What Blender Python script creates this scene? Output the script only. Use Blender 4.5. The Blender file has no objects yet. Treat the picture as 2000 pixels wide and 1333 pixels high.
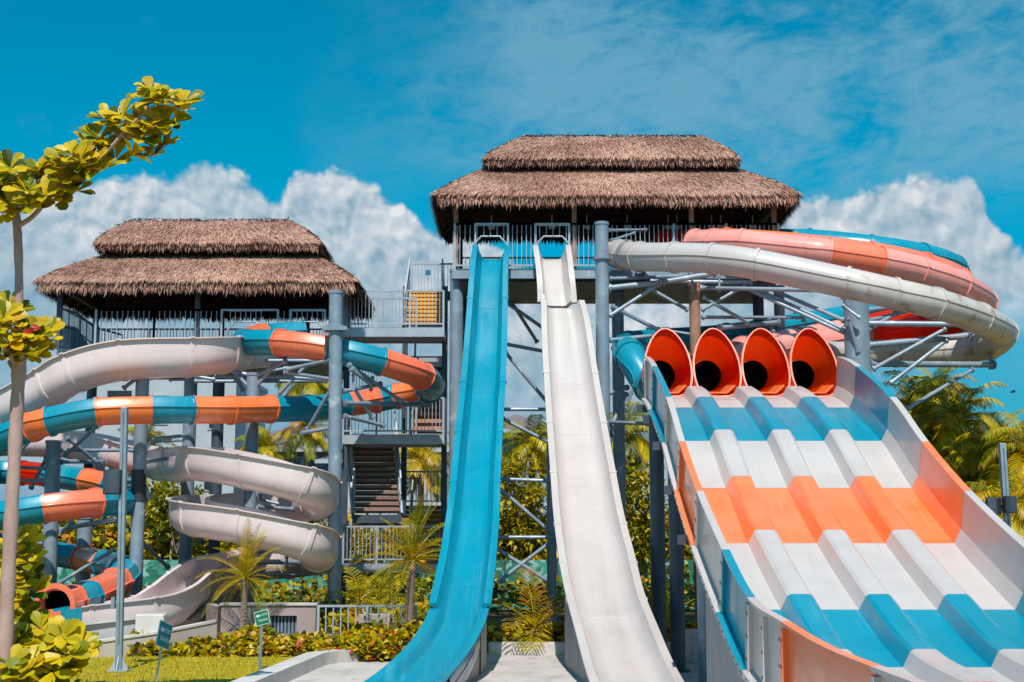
import bpy, math, random
from mathutils import Vector, Matrix
from math import radians as R, sin, cos, pi, sqrt, atan2, asin

# ------------------------------------------------------------------ camera, sky, sun, exposure
SC = bpy.context.scene
COL = SC.collection
CH, PITCH, F = 2.5, math.atan(398.5/2800), 2800.0
cam = bpy.data.cameras.new('camera'); cam_o = bpy.data.objects.new('camera', cam); COL.objects.link(cam_o)
cam_o.location = (0, 0, CH); cam_o.rotation_euler = (pi/2 + PITCH, 0, 0)
cam.sensor_width = 36.0; cam.lens = F*36/2000; cam.clip_end = 3000; cam.clip_start = 0.1
SC.camera = cam_o
SC.view_settings.view_transform = 'Standard'
try: SC.view_settings.look = 'None'
except Exception: pass
SC.view_settings.exposure = 0.0; SC.view_settings.gamma = 1.0

def P(x, y, d):
    "point that the picture shows at pixel (x, y) of 2000x1333, at distance d along +Y"
    u = (x-1000)/F; v = -(y-666.5)/F
    dy = cos(PITCH) - v*sin(PITCH); dz = sin(PITCH) + v*cos(PITCH)
    t = d/dy
    return Vector((u*t, d, CH + dz*t))
def PZ(x, y, z):
    u = (x-1000)/F; v = -(y-666.5)/F
    dy = cos(PITCH) - v*sin(PITCH); dz = sin(PITCH) + v*cos(PITCH)
    t = (z-CH)/dz
    return Vector((u*t, dy*t, z))

SUN_DIR = Vector((-0.02, -0.68, 0.95)).normalized()      # towards the sun
SUN_EL = asin(SUN_DIR.z); SUN_AZ = atan2(SUN_DIR.x, SUN_DIR.y)
sun = bpy.data.lights.new('sun', 'SUN'); sun.energy = 5.0; sun.angle = R(0.53); sun.color = (1.0, 0.95, 0.88)
sun_o = bpy.data.objects.new('sun', sun); COL.objects.link(sun_o)
sun_o.rotation_euler = SUN_DIR.to_track_quat('Z', 'Y').to_euler(); sun_o.location = (0, 0, 60)

W = bpy.data.worlds.new('World'); SC.world = W; W.use_nodes = True
nt = W.node_tree; nt.nodes.clear()
class NT:
    "tiny helper for node maths"
    def __init__(s, nt): s.nt = nt
    def n(s, t, **k):
        o = s.nt.nodes.new(t)
        for a, b in k.items(): setattr(o, a, b)
        return o
    def lk(s, a, b): s.nt.links.new(a, b)
    def m(s, op, a, b=None, c=None, clamp=False):
        o = s.n('ShaderNodeMath', operation=op, use_clamp=clamp)
        for i, q in enumerate((a, b, c)):
            if q is None: continue
            if isinstance(q, (int, float)): o.inputs[i].default_value = q
            else: s.lk(q, o.inputs[i])
        return o.outputs[0]
    def ss(s, x, a, b):
        o = s.n('ShaderNodeMapRange', interpolation_type='SMOOTHSTEP')
        s.lk(x, o.inputs[0]); o.inputs[1].default_value = a; o.inputs[2].default_value = b
        return o.outputs[0]
    def mix(s, f, a, b, blend='MIX'):
        o = s.n('ShaderNodeMix', data_type='RGBA', blend_type=blend)
        for q, i in ((f, 0), (a, 6), (b, 7)):
            if isinstance(q, (int, float)): o.inputs[i].default_value = q
            elif isinstance(q, tuple): o.inputs[i].default_value = (*q, 1)
            else: s.lk(q, o.inputs[i])
        return o.outputs[2]
    def noise(s, vec, scale, detail=4, rough=.5, dist=0):
        o = s.n('ShaderNodeTexNoise'); s.lk(vec, o.inputs['Vector'])
        o.inputs['Scale'].default_value = scale; o.inputs['Detail'].default_value = detail
        o.inputs['Roughness'].default_value = rough; o.inputs['Distortion'].default_value = dist
        return o.outputs['Fac']
    def vec(s, x, y, z=0.0):
        o = s.n('ShaderNodeCombineXYZ')
        for i, q in enumerate((x, y, z)):
            if isinstance(q, (int, float)): o.inputs[i].default_value = q
            else: s.lk(q, o.inputs[i])
        return o.outputs[0]
def build_sky():
    N = NT(nt)
    out = N.n('ShaderNodeOutputWorld'); bg = N.n('ShaderNodeBackground'); N.lk(bg.outputs[0], out.inputs[0])
    bg.inputs[1].default_value = 0.10
    sky = N.n('ShaderNodeTexSky', sky_type='NISHITA', sun_disc=False)
    sky.sun_elevation = SUN_EL; sky.sun_rotation = SUN_AZ; sky.dust_density = 0.6; sky.ozone_density = 2.0; sky.air_density = 1.0
    tint0 = N.mix(1.0, sky.outputs[0], (0.0, 1.0, 1.10), 'MULTIPLY')
    geo = N.n('ShaderNodeTexCoord'); sep = N.n('ShaderNodeSeparateXYZ'); N.lk(geo.outputs['Generated'], sep.inputs[0])
    X, Y, Z = sep.outputs
    az = N.m('ARCTAN2', X, Y); el = N.m('ARCSINE', Z)
    uv = N.vec(az, el)
    lowf = N.ss(el, .02, .26); tint = N.mix(lowf, N.mix(1.0, tint0, (1.0, .58, .72), 'MULTIPLY'), tint0)
    # cumulus bank: top edge given as elevation over azimuth
    fc = N.n('ShaderNodeFloatCurve'); t01 = N.m('ADD', N.m('MULTIPLY', az, 1/0.9), 0.5, clamp=True); N.lk(t01, fc.inputs['Value'])
    tops = [(-330, 330), (-200, 290), (-60, 330), (0, 318), (60, 318), (110, 365), (190, 350), (260, 335), (330, 325), (395, 310), (440, 330), (490, 345), (535, 375), (570, 345),
            (640, 322), (710, 345), (780, 375), (825, 425), (875, 440), (960, 470), (1100, 560), (1250, 560), (1400, 470), (1530, 400), (1580, 372), (1640, 372), (1700, 352), (1750, 338),
            (1830, 345), (1900, 350), (1925, 395), (1950, 445), (1975, 470), (2040, 490), (2150, 440), (2300, 420)]
    cv = fc.mapping.curves[0]
    pts = []
    for x, y in tops:
        p = P(x, y, 100) - Vector((0, 0, CH)); a = atan2(p.x, p.y); e = asin(p.normalized().z)
        pts.append((a/0.9+.5, e/0.45))
    cv.points[0].location = (0, pts[0][1]); cv.points[1].location = (1, pts[-1][1])
    for a, e in pts: cv.points.new(a, e)
    for p in cv.points: p.handle_type = 'AUTO_CLAMPED'
    fc.mapping.update()
    top = N.m('MULTIPLY', fc.outputs[0], 0.45)
    warp = N.noise(uv, 16, 5, .6)
    # billows: ridged voronoi at three sizes
    wv = N.vec(N.m('ADD', az, N.m('MULTIPLY', N.noise(uv, 40, 3), 0.015)), N.m('ADD', el, N.m('MULTIPLY', N.noise(N.vec(el, az, 3.1), 40, 3), 0.015)))
    def bil(scale, v):
        o = N.n('ShaderNodeTexVoronoi', feature='SMOOTH_F1'); N.lk(v, o.inputs['Vector']); o.inputs['Scale'].default_value = scale
        o.inputs['Smoothness'].default_value = .25
        return N.m('SUBTRACT', 1.0, o.outputs['Distance'])
    def relief(v):
        a = bil(30, v); b = bil(72, v); c = bil(160, v); d = N.noise(v, 60, 8, .6)
        r = N.m('ADD', N.m('MULTIPLY', a, .015), N.m('MULTIPLY', b, .0075))
        r = N.m('ADD', r, N.m('MULTIPLY', c, .0055))
        return N.m('ADD', r, N.m('MULTIPLY', d, .012))
    rel = relief(wv)
    off = N.n('ShaderNodeVectorMath', operation='ADD'); N.lk(wv, off.inputs[0]); off.inputs[1].default_value = (-.0042, .0062, 0)
    rel2 = relief(off.outputs[0])
    depth = N.m('ADD', N.m('SUBTRACT', top, el), N.m('SUBTRACT', rel, .0215))
    mask = N.ss(N.m('ADD', depth, N.m('MULTIPLY', N.m('SUBTRACT', N.noise(uv, 260, 5, .7), .5), .006)), -.001, .0085)
    lit = N.m('ADD', N.m('MULTIPLY', N.m('SUBTRACT', rel, rel2), 62.0), .57, clamp=True)
    fade = N.ss(depth, .012, .085)
    big = N.ss(warp, .36, .66)
    lit = N.m('MULTIPLY', lit, N.m('SUBTRACT', 1.0, N.m('MULTIPLY', fade, .50)))
    lit = N.m('MULTIPLY', lit, N.m('ADD', .62, N.m('MULTIPLY', big, .5)), clamp=True)
    cc = N.mix(lit, (2.2, 3.9, 5.1), (7.9, 8.1, 8.4))
    # haze of thin cloud low down inside the bank
    low = N.m('MULTIPLY', N.ss(N.m('SUBTRACT', top, el), .05, .14), N.ss(N.noise(uv, 9, 4, .55), .34, .62))
    cc = N.mix(N.m('MULTIPLY', low, .75), cc, (1.7, 3.8, 5.3))
    # holes of blue low at the right
    hole = N.m('MULTIPLY', N.ss(N.m('ADD', az, N.m('MULTIPLY', N.m('SUBTRACT', warp, .5), .25)), .19, .32), N.ss(N.m('SUBTRACT', .175, el), 0.0, .05))
    mask = N.m('MULTIPLY', mask, N.m('SUBTRACT', 1.0, N.m('MULTIPLY', hole, .85)))
    # high thin veil
    sv = N.vec(N.m('ADD', N.m('MULTIPLY', az, 0.55), N.m('MULTIPLY', el, .35)), N.m('ADD', el, N.m('MULTIPLY', az, -.12)))
    v1 = N.noise(sv, 10, 7, .6, .6); v2 = N.noise(N.vec(N.m('MULTIPLY', N.m('ADD', az, N.m('MULTIPLY', el, .5)), .45), N.m('ADD', el, N.m('MULTIPLY', az, -.2))), 60, 7, .68, .5)
    reg = N.m('MULTIPLY', N.ss(N.m('ADD', az, N.m('MULTIPLY', N.noise(uv, 9, 3), .25)), -.02, .16), N.ss(el, .20, .27))
    reg = N.m('ADD', reg, N.m('MULTIPLY', N.ss(v1, .58, .75), .25), clamp=True)
    veil = N.m('MULTIPLY', reg, N.ss(N.m('ADD', v1, N.m('MULTIPLY', N.m('SUBTRACT', v2, .5), .75)), .27, .66))
    base = N.mix(N.m('MULTIPLY', veil, .66), tint, (2.0, 4.3, 5.7))
    # the small blue patch right of the roof stays clear
    col = N.mix(mask, base, cc)
    N.lk(col, bg.inputs[0])
    W.cycles.sampling_method = 'MANUAL'; W.cycles.sample_map_resolution = 512
build_sky()
try:
    SC.cycles.max_bounces = 6; SC.cycles.diffuse_bounces = 3; SC.cycles.glossy_bounces = 3; SC.cycles.transparent_max_bounces = 6
    SC.cycles.caustics_reflective = False; SC.cycles.caustics_refractive = False
except Exception: pass

# ------------------------------------------------------------------ materials
def mat(name, col, rough=.5, var=.12, scale=2.0, bump=0.0, bscale=30, metal=0.0, coat=0.0, col2=None, stretch=None, spots=None, detail=6, lo=.35, hi=.7, streak=None, trans=0):
    m = bpy.data.materials.new(name); m.use_nodes = True
    N = NT(m.node_tree); b = m.node_tree.nodes['Principled BSDF']
    tc = N.n('ShaderNodeTexCoord'); v = tc.outputs['Object']
    if stretch:
        mp = N.n('ShaderNodeMapping'); mp.inputs['Scale'].default_value = stretch; N.lk(v, mp.inputs[0]); v = mp.outputs[0]
    c2 = col2 or tuple(c*(1-var) for c in col)
    f = N.ss(N.noise(v, scale, detail, .6), lo, hi)
    c = N.mix(f, col, c2)
    if spots:
        f2 = N.ss(N.noise(v, spots[1], 5, .65), spots[2], spots[2]+.12)
        c = N.mix(N.m('MULTIPLY', f2, spots[3]), c, spots[0])
    if streak:      # scuffs and mineral streaks running down the chute
        mp2 = N.n('ShaderNodeMapping'); mp2.inputs['Scale'].default_value = (9, .35, .35); N.lk(tc.outputs['Object'], mp2.inputs[0])
        f3 = N.m('MULTIPLY', N.ss(N.noise(mp2.outputs[0], 1.0, 6, .65, .3), .50, .74), N.ss(N.noise(tc.outputs['Object'], .7, 4), .36, .62))
        c = N.mix(N.m('MULTIPLY', f3, streak[1]), c, streak[0])
        f4 = N.ss(N.noise(tc.outputs['Object'], 38, 3, .7), .60, .74)
        c = N.mix(N.m('MULTIPLY', f4, streak[1]*.45), c, streak[0])
    N.lk(c, b.inputs['Base Color'])
    if trans:
        t_ = N.n('ShaderNodeBsdfTranslucent'); N.lk(c, t_.inputs[0]); mx = N.n('ShaderNodeMixShader'); mx.inputs[0].default_value = trans
        out = m.node_tree.nodes['Material Output']; N.lk(b.outputs[0], mx.inputs[1]); N.lk(t_.outputs[0], mx.inputs[2]); N.lk(mx.outputs[0], out.inputs[0])
    b.inputs['Roughness'].default_value = rough; b.inputs['Metallic'].default_value = metal
    if coat: b.inputs['Coat Weight'].default_value = coat; b.inputs['Coat Roughness'].default_value = .12
    if bump:
        bp = N.n('ShaderNodeBump'); bp.inputs['Strength'].default_value = bump; bp.inputs['Distance'].default_value = .02
        N.lk(N.noise(v, bscale, 5, .6), bp.inputs['Height']); N.lk(bp.outputs[0], b.inputs['Normal'])
    rr = N.n('ShaderNodeMapRange'); N.lk(N.noise(v, scale*2.3, 4), rr.inputs[0])
    rr.inputs[1].default_value = .3; rr.inputs[2].default_value = .7; rr.inputs[3].default_value = max(.05, rough-.08); rr.inputs[4].default_value = min(1, rough+.1)
    N.lk(rr.outputs[0], b.inputs['Roughness'])
    return m
def leafmat(name, col, col2=None, trans=.35, rough=.45, scale=6):
    m = bpy.data.materials.new(name); m.use_nodes = True
    N = NT(m.node_tree); b = m.node_tree.nodes['Principled BSDF']; out = m.node_tree.nodes['Material Output']
    tc = N.n('ShaderNodeTexCoord')
    c = N.mix(N.ss(N.noise(tc.outputs['Object'], scale, 3), .35, .65), col, col2 or tuple(x*.7 for x in col))
    N.lk(c, b.inputs['Base Color']); b.inputs['Roughness'].default_value = rough
    t = N.n('ShaderNodeBsdfTranslucent'); N.lk(c, t.inputs[0])
    mx = N.n('ShaderNodeMixShader'); mx.inputs[0].default_value = trans
    N.lk(b.outputs[0], mx.inputs[1]); N.lk(t.outputs[0], mx.inputs[2]); N.lk(mx.outputs[0], out.inputs[0])
    return m
MT = {}
MT['steel'] = mat('galvanised_steel', (.20, .27, .34), .42, .35, 1.3, .08, 60, .2, col2=(.31, .385, .46), spots=((.52, .58, .63), 2.6, .57, .65))
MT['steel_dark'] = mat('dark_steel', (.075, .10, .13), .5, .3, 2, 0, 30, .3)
MT['steel_light'] = mat('light_steel', (.46, .51, .56), .4, .2, 2, 0, 30, .3)
MT['rail'] = mat('rail_steel', (.42, .47, .53), .45, .2, 3, 0, 30, .2)
MT['rust'] = mat('rusty_post', (.42, .22, .14), .7, .4, 3, .1, 40, col2=(.22, .13, .10))
MT['wood_dark'] = mat('dark_timber', (.045, .028, .022), .8, .4, 3, .2, 40)
MT['teal'] = mat('teal_fibreglass', (.0, .262, .385), .30, .12, .8, .03, 25, coat=.12, stretch=(1, 1, .3), spots=((.02, .34, .47), 6, .66, .3), streak=((.10, .40, .50), .45))
MT['teal_deep'] = mat('deep_teal_fibreglass', (.003, .20, .36), .22, .2, .9, .03, 25, coat=.4, spots=((.02, .28, .42), 5, .62, .5))
MT['orange'] = mat('orange_fibreglass', (.90, .185, .04), .25, .15, .8, .03, 25, coat=.2, col2=(.90, .235, .085), spots=((.93, .36, .24), 4, .62, .35), streak=((.92, .42, .30), .4))
MT['salmon'] = mat('salmon_fibreglass', (.84, .30, .25), .28, .15, .9, .03, 25, coat=.3, col2=(.84, .37, .32), spots=((.86, .50, .45), 4, .62, .4), streak=((.85, .50, .46), .35))
MT['coral'] = mat('coral_fibreglass', (.90, .165, .075), .28, .15, .9, .03, 25, coat=.3, col2=(.89, .225, .125), spots=((.88, .42, .36), 4, .62, .4), streak=((.85, .45, .40), .35))
MT['red'] = mat('red_fibreglass', (.95, .040, .003), .25, .15, 1, .02, 25, coat=.35, col2=(.95, .06, .004), trans=.62)
MT['white'] = mat('white_fibreglass', (.555, .505, .49), .34, .12, .9, .04, 30, coat=.25, col2=(.515, .465, .45), spots=((.44, .39, .37), 7, .62, .3), streak=((.40, .36, .335), .5))
MT['pinkwhite'] = mat('blush_white_fibreglass', (.80, .665, .655), .32, .2, .8, .05, 30, coat=.3, col2=(.73, .59, .58), spots=((.42, .32, .28), 3, .60, .35))
MT['greywhite'] = mat('grey_white_fibreglass', (.52, .50, .50), .4, .15, 1.2, .05, 30)
MT['stain'] = mat('stained_white_fibreglass', (.60, .55, .52), .32, .2, .7, .05, 30, coat=.2, col2=(.50, .41, .33), spots=((.27, .15, .06), 2.2, .55, .6))
MT['black'] = mat('painted_tube_shade', (.012, .010, .010), .7)  # near-black colour stands in for the unlit depth of the tubes
MT['thatch1'] = mat('thatch_tan', (.57, .30, .215), .95, .3, 8)
MT['thatch2'] = mat('thatch_brown', (.37, .175, .125), .95, .3, 8)
MT['thatch3'] = mat('thatch_pale', (.70, .42, .32), .95, .3, 8)
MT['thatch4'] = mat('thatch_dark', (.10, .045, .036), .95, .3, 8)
MT['concrete'] = mat('pale_concrete', (.50, .44, .40), .85, .2, 1.6, .25, 60, col2=(.40, .355, .33), spots=((.30, .27, .25), 3, .60, .4))
MT['concrete_grey'] = mat('grey_concrete', (.40, .39, .40), .85, .2, 1.6, .25, 60, col2=(.31, .31, .325), stretch=(1, 1, .25), spots=((.24, .24, .25), 4, .58, .45))
MT['concrete_white'] = mat('white_painted_concrete', (.62, .60, .585), .75, .15, 1.5, .15, 50, spots=((.42, .40, .38), 3, .60, .45))
MT['paving'] = mat('pool_floor_concrete', (.54, .495, .46), .8, .2, 1.2, .3, 60, col2=(.43, .395, .37), stretch=(1, .5, 1), spots=((.30, .27, .25), 2.0, .54, .6))
MT['coping'] = mat('coping_stone', (.60, .565, .54), .8, .2, 2.0, .25, 50, spots=((.42, .38, .35), 3, .6, .4))
MT['planter'] = mat('planter_render', (.40, .315, .295), .9, .2, 1.3, .3, 50, col2=(.34, .265, .25), stretch=(1, 1, .3), spots=((.22, .17, .16), 3, .58, .4))
MT['yellow'] = mat('yellow_stair_paint', (.86, .40, .02), .6, .2, 3)
MT['step'] = mat('grating_step', (.50, .48, .50), .6, .2, 4)
MT['brown'] = mat('brown_stair_boards', (.50, .26, .175), .7, .3, 2, .1, 30, stretch=(.4, 2, 2))
MT['board'] = mat('brown_stair_slats', (.32, .185, .135), .75, .3, 2, .1, 30, stretch=(.4, 2, 2))
MT['ground'] = mat('earth', (.12, .09, .05), .95, .4, 1.0, .4, 20)
MT['lawn'] = mat('lawn_grass', (.40, .30, .0), .9, .4, 2.0, .5, 70, col2=(.27, .235, .0), spots=((.46, .34, .01), 14, .56, .6))
MT['sign_green'] = mat('green_sign_enamel', (.008, .17, .10), .35, .15, 3)
MT['sign_blue'] = mat('blue_sign_enamel', (.006, .20, .30), .35, .15, 3)
MT['sign_white'] = mat('white_sign_paint', (.62, .74, .72), .5)
MT['speaker'] = mat('speaker_black', (.030, .040, .048), .55, .3, 4)
MT['bolt'] = mat('bolt_metal', (.10, .07, .05), .5)
MT['bark'] = mat('pinkish_bark', (.46, .31, .28), .9, .3, 5, .5, 25, col2=(.36, .235, .21), stretch=(1, 1, .4), spots=((.13, .085, .07), 7, .60, .6))
MT['palmbark'] = mat('palm_bark', (.33, .24, .19), .95, .4, 4, .6, 20, col2=(.19, .13, .10), stretch=(.5, .5, 4))
MT['l_yellow'] = leafmat('leaf_yellow', (.74, .52, .0), (.58, .44, .0))
MT['l_olive'] = leafmat('leaf_olive', (.42, .36, .0), (.50, .38, .0))
MT['l_green'] = leafmat('leaf_green', (.16, .21, .004), (.22, .23, .0))
MT['l_dark'] = leafmat('leaf_dark', (.045, .07, .006), (.07, .085, .005))
MT['l_orange'] = leafmat('leaf_orange', (.62, .22, .005), (.50, .18, .005))
MT['l_red'] = leafmat('leaf_red', (.55, .03, .012), (.40, .02, .01))
MT['l_brown'] = leafmat('leaf_brown', (.10, .042, .018), (.16, .06, .02))
MT['l_gold'] = leafmat('leaf_gold', (.66, .36, .0), (.52, .32, .0))
MT['bw'] = mat('pale_render', (.44, .475, .51), .85, .15, .6, col2=(.38, .42, .46))
MT['bgrey'] = mat('grey_render', (.22, .27, .31), .85, .2, .6)
MT['broof'] = mat('grey_brown_shingle', (.20, .165, .18), .9, .3, 3, .4, 20, stretch=(1, 4, 4))
MT['bdark'] = mat('dark_glazing', (.02, .03, .04), .2)
def mural():
    m = bpy.data.materials.new('painted_leaf_mural'); m.use_nodes = True
    N = NT(m.node_tree); b = m.node_tree.nodes['Principled BSDF']
    tc = N.n('ShaderNodeTexCoord'); mp = N.n('ShaderNodeMapping'); mp.inputs['Scale'].default_value = (1, 1, 1.6); N.lk(tc.outputs['Object'], mp.inputs[0])
    v = mp.outputs[0]
    wv = N.n('ShaderNodeVectorMath', operation='ADD'); N.lk(v, wv.inputs[0])
    nz = N.noise(v, 1.3, 3, .5); N.lk(N.vec(N.m('MULTIPLY', nz, 1.6), 0.0, N.m('MULTIPLY', N.noise(v, 1.9, 3), 1.2)), wv.inputs[1])
    vo = N.n('ShaderNodeTexVoronoi', feature='F1'); mp2 = N.n('ShaderNodeMapping'); mp2.inputs['Scale'].default_value = (2.6, 1, 1.0); mp2.inputs['Rotation'].default_value = (0, .7, 0)
    N.lk(wv.outputs[0], mp2.inputs[0]); N.lk(mp2.outputs[0], vo.inputs['Vector']); vo.inputs['Scale'].default_value = 1.5
    vb = N.n('ShaderNodeTexVoronoi', feature='DISTANCE_TO_EDGE'); N.lk(mp2.outputs[0], vb.inputs['Vector']); vb.inputs['Scale'].default_value = 1.5
    f = N.noise(v, 1.6, 4, .6, 1.0); sp = N.n('ShaderNodeSeparateColor'); N.lk(vo.outputs['Color'], sp.inputs[0])
    c = N.mix(sp.outputs[0], (.008, .19, .12), (.05, .36, .26))
    c = N.mix(N.ss(sp.outputs[1], .60, .72), c, (.26, .46, .42))
    c = N.mix(N.ss(sp.outputs[2], .72, .80), c, (.02, .12, .07))
    c = N.mix(N.m('SUBTRACT', 1.0, N.ss(vb.outputs['Distance'], .0, .06)), c, (.01, .13, .09))
    c = N.mix(N.m('MULTIPLY', N.ss(f, .45, .7), .5), c, (.012, .22, .15))
    N.lk(c, b.inputs['Base Color']); b.inputs['Roughness'].default_value = .6
    return m
MT['mural'] = mural()

# ------------------------------------------------------------------ mesh helpers
ROOT = {}
class MB:
    def __init__(s): s.v = []; s.f = []; s.mi = []
    def add(s, vs, fs, mi=0):
        o = len(s.v); s.v += [tuple(q) for q in vs]
        for f in fs: s.f.append([i+o for i in f]); s.mi.append(mi)
        return s
    def box(s, c, size, mi=0, rz=0.0, rx=0.0, ry=0.0):
        hx, hy, hz = size[0]/2, size[1]/2, size[2]/2
        M = Matrix.Rotation(rz, 3, 'Z') @ Matrix.Rotation(ry, 3, 'Y') @ Matrix.Rotation(rx, 3, 'X')
        c = Vector(c)
        vs = [c + M @ Vector((x*hx, y*hy, z*hz)) for x in (-1, 1) for y in (-1, 1) for z in (-1, 1)]
        return s.add(vs, [(0, 1, 3, 2), (4, 6, 7, 5), (0, 4, 5, 1), (2, 3, 7, 6), (0, 2, 6, 4), (1, 5, 7, 3)], mi)
    def span(s, x0, x1, y0, y1, z0, z1, mi=0):
        return s.box(((x0+x1)/2, (y0+y1)/2, (z0+z1)/2), (abs(x1-x0), abs(y1-y0), abs(z1-z0)), mi)
    def beam(s, p, q, w, h=None, mi=0):
        p, q = Vector(p), Vector(q); h = h or w; t = (q-p).normalized()
        r = t.cross(Vector((0, 0, 1)))
        r = Vector((1, 0, 0)) if r.length < 1e-4 else r.normalized()
        n = r.cross(t)
        vs = [e + r*a*w/2 + n*b*h/2 for e in (p, q) for a, b in ((-1, -1), (1, -1), (1, 1), (-1, 1))]
        return s.add(vs, [(3, 2, 1, 0), (4, 5, 6, 7), (0, 1, 5, 4), (1, 2, 6, 5), (2, 3, 7, 6), (3, 0, 4, 7)], mi)
    def tube(s, pts, r, n=10, mi=0, caps=True):
        pts = [Vector(p) for p in pts]; k = len(pts)
        rs = r if isinstance(r, (list, tuple)) else [r]*k
        vs = []; prev = None
        for i, p in enumerate(pts):
            t = (pts[min(i+1, k-1)] - pts[max(i-1, 0)]).normalized()
            if prev is None:
                a = t.cross(Vector((0, 0, 1)))
                a = Vector((1, 0, 0)) if a.length < 1e-3 else a.normalized()
            else:
                a = (prev - t*prev.dot(t)).normalized()
            prev = a; b = t.cross(a)
            vs += [p + (a*cos(2*pi*j/n) + b*sin(2*pi*j/n))*rs[i] for j in range(n)]
        fs = [(i*n+j, i*n+(j+1) % n, (i+1)*n+(j+1) % n, (i+1)*n+j) for i in range(k-1) for j in range(n)]
        if caps: fs += [tuple(range(n-1, -1, -1)), tuple(range((k-1)*n, k*n))]
        return s.add(vs, fs, mi)
    def grid(s, rows, mi=0, closed=False):
        "rows of equal length joined by quads"
        k = len(rows[0]); vs = [q for r in rows for q in r]
        fs = []
        for i in range(len(rows)-1):
            for j in range(k if closed else k-1):
                fs.append((i*k+j, i*k+(j+1) % k, (i+1)*k+(j+1) % k, (i+1)*k+j))
        return s.add(vs, fs, mi)
    def prism(s, poly, z0, z1, mi=0):
        k = len(poly)
        vs = [(p[0], p[1], z0) for p in poly] + [(p[0], p[1], z1) for p in poly]
        return s.add(vs, [tuple(range(k-1, -1, -1)), tuple(range(k, 2*k))] + [(i, (i+1) % k, k+(i+1) % k, k+i) for i in range(k)], mi)
    def build(s, name, mats, parent=None, smooth=None, bevel=0):
        me = bpy.data.meshes.new(name)
        L = ROOT.get(parent.name, Vector((0, 0, 0))) if parent else Vector((0, 0, 0))
        me.from_pydata([(x-L.x, y-L.y, z-L.z) for x, y, z in s.v], [], s.f)
        if not isinstance(mats, (list, tuple)): mats = [mats]
        for m in mats: me.materials.append(MT[m] if isinstance(m, str) else m)
        me.polygons.foreach_set('material_index', s.mi)
        if smooth is not None:
            me.polygons.foreach_set('use_smooth', [True]*len(me.polygons))
            me.set_sharp_from_angle(angle=R(smooth))
        me.update()
        o = bpy.data.objects.new(name, me); COL.objects.link(o)
        if parent: o.parent = parent; ROOT[o.name] = L
        if bevel:
            b = o.modifiers.new('bevel', 'BEVEL'); b.width = bevel; b.segments = 2; b.limit_method = 'ANGLE'; b.angle_limit = R(40)
        return o
def tag(o, label=None, cat=None, group=None, kind=None):
    for k, v in (('label', label), ('category', cat), ('group', group), ('kind', kind)):
        if v: o[k] = v
    return o
def thing(name, label, cat, loc, group=None):
    o = bpy.data.objects.new(name, None); COL.objects.link(o); o.empty_display_size = .3
    o.location = loc; ROOT[o.name] = Vector(loc)
    return tag(o, label, cat, group, 'thing')
def catmull(pts, sub=8):
    "pts: list of tuples of floats; returns [(segment index, tuple)]"
    out = []; n = len(pts)
    for i in range(n-1):
        p0 = pts[max(i-1, 0)]; p1 = pts[i]; p2 = pts[i+1]; p3 = pts[min(i+2, n-1)]
        for k in range(sub):
            t = k/sub
            out.append((i, tuple(.5*((2*b) + (c-a)*t + (2*a-5*b+4*c-d)*t*t + (-a+3*b-3*c+d)*t**3) for a, b, c, d in zip(p0, p1, p2, p3))))
    out.append((n-2, tuple(pts[-1])))
    return out
def interp(xs, ys, x):
    if x <= xs[0]: return ys[0]
    for i in range(len(xs)-1):
        if x <= xs[i+1]:
            t = (x-xs[i])/(xs[i+1]-xs[i]); return ys[i]+(ys[i+1]-ys[i])*t
    return ys[-1]

# ------------------------------------------------------------------ ground, pool floor, lawn
rnd = random.Random(7)
b = MB(); b.add([(-900, -60, -.06), (900, -60, -.06), (900, 1500, -.06), (-900, 1500, -.06)], [(0, 1, 2, 3)])
tag(b.build('ground', 'ground'), kind='structure')
b = MB(); b.span(-10.5, 16, 3, 34.6, -.05, 0.0)
tag(b.build('pool_floor', 'paving'), kind='structure')
cop_out = [PZ(300, 1420, .25), PZ(448, 1333, .25), PZ(596, 1276, .25), PZ(640, 1270, .25), PZ(830, 1259, .25)]
LAWN_Z = .14
lw = MB(); lp = [(q.x-.02, q.y) for q in cop_out[:4]]
poly = [(-16, 8), (lp[0][0]-1.2, 8)] + [(a, c) for a, c in lp] + [(lp[3][0]+.1, 32.6), (-16, 32.6)]
lw.prism(poly, .01, LAWN_Z); tag(lw.build('lawn', 'lawn'), kind='structure')
g = MB()
for i in range(7000):
    y = 24.5 + 7.2*rnd.random(); x = -11 + 8.5*rnd.random()
    if x > interp([lp[0][1], lp[1][1], lp[2][1], lp[3][1]], [lp[0][0], lp[1][0], lp[2][0], lp[3][0]], y)-.05: continue
    a = rnd.random()*6.28; h = .03+.05*rnd.random(); w = .006+.006*rnd.random(); l = rnd.random()*.04
    dx, dy = cos(a), sin(a)
    g.add([(x-dy*w, y+dx*w, LAWN_Z), (x+dy*w, y-dx*w, LAWN_Z), (x+dx*l, y+dy*l, LAWN_Z+h)], [(0, 1, 2)], rnd.choice((0, 0, 0, 1, 1, 2)))
tag(g.build('grass', ['l_olive', 'l_yellow', 'l_green']), kind='stuff')
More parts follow.
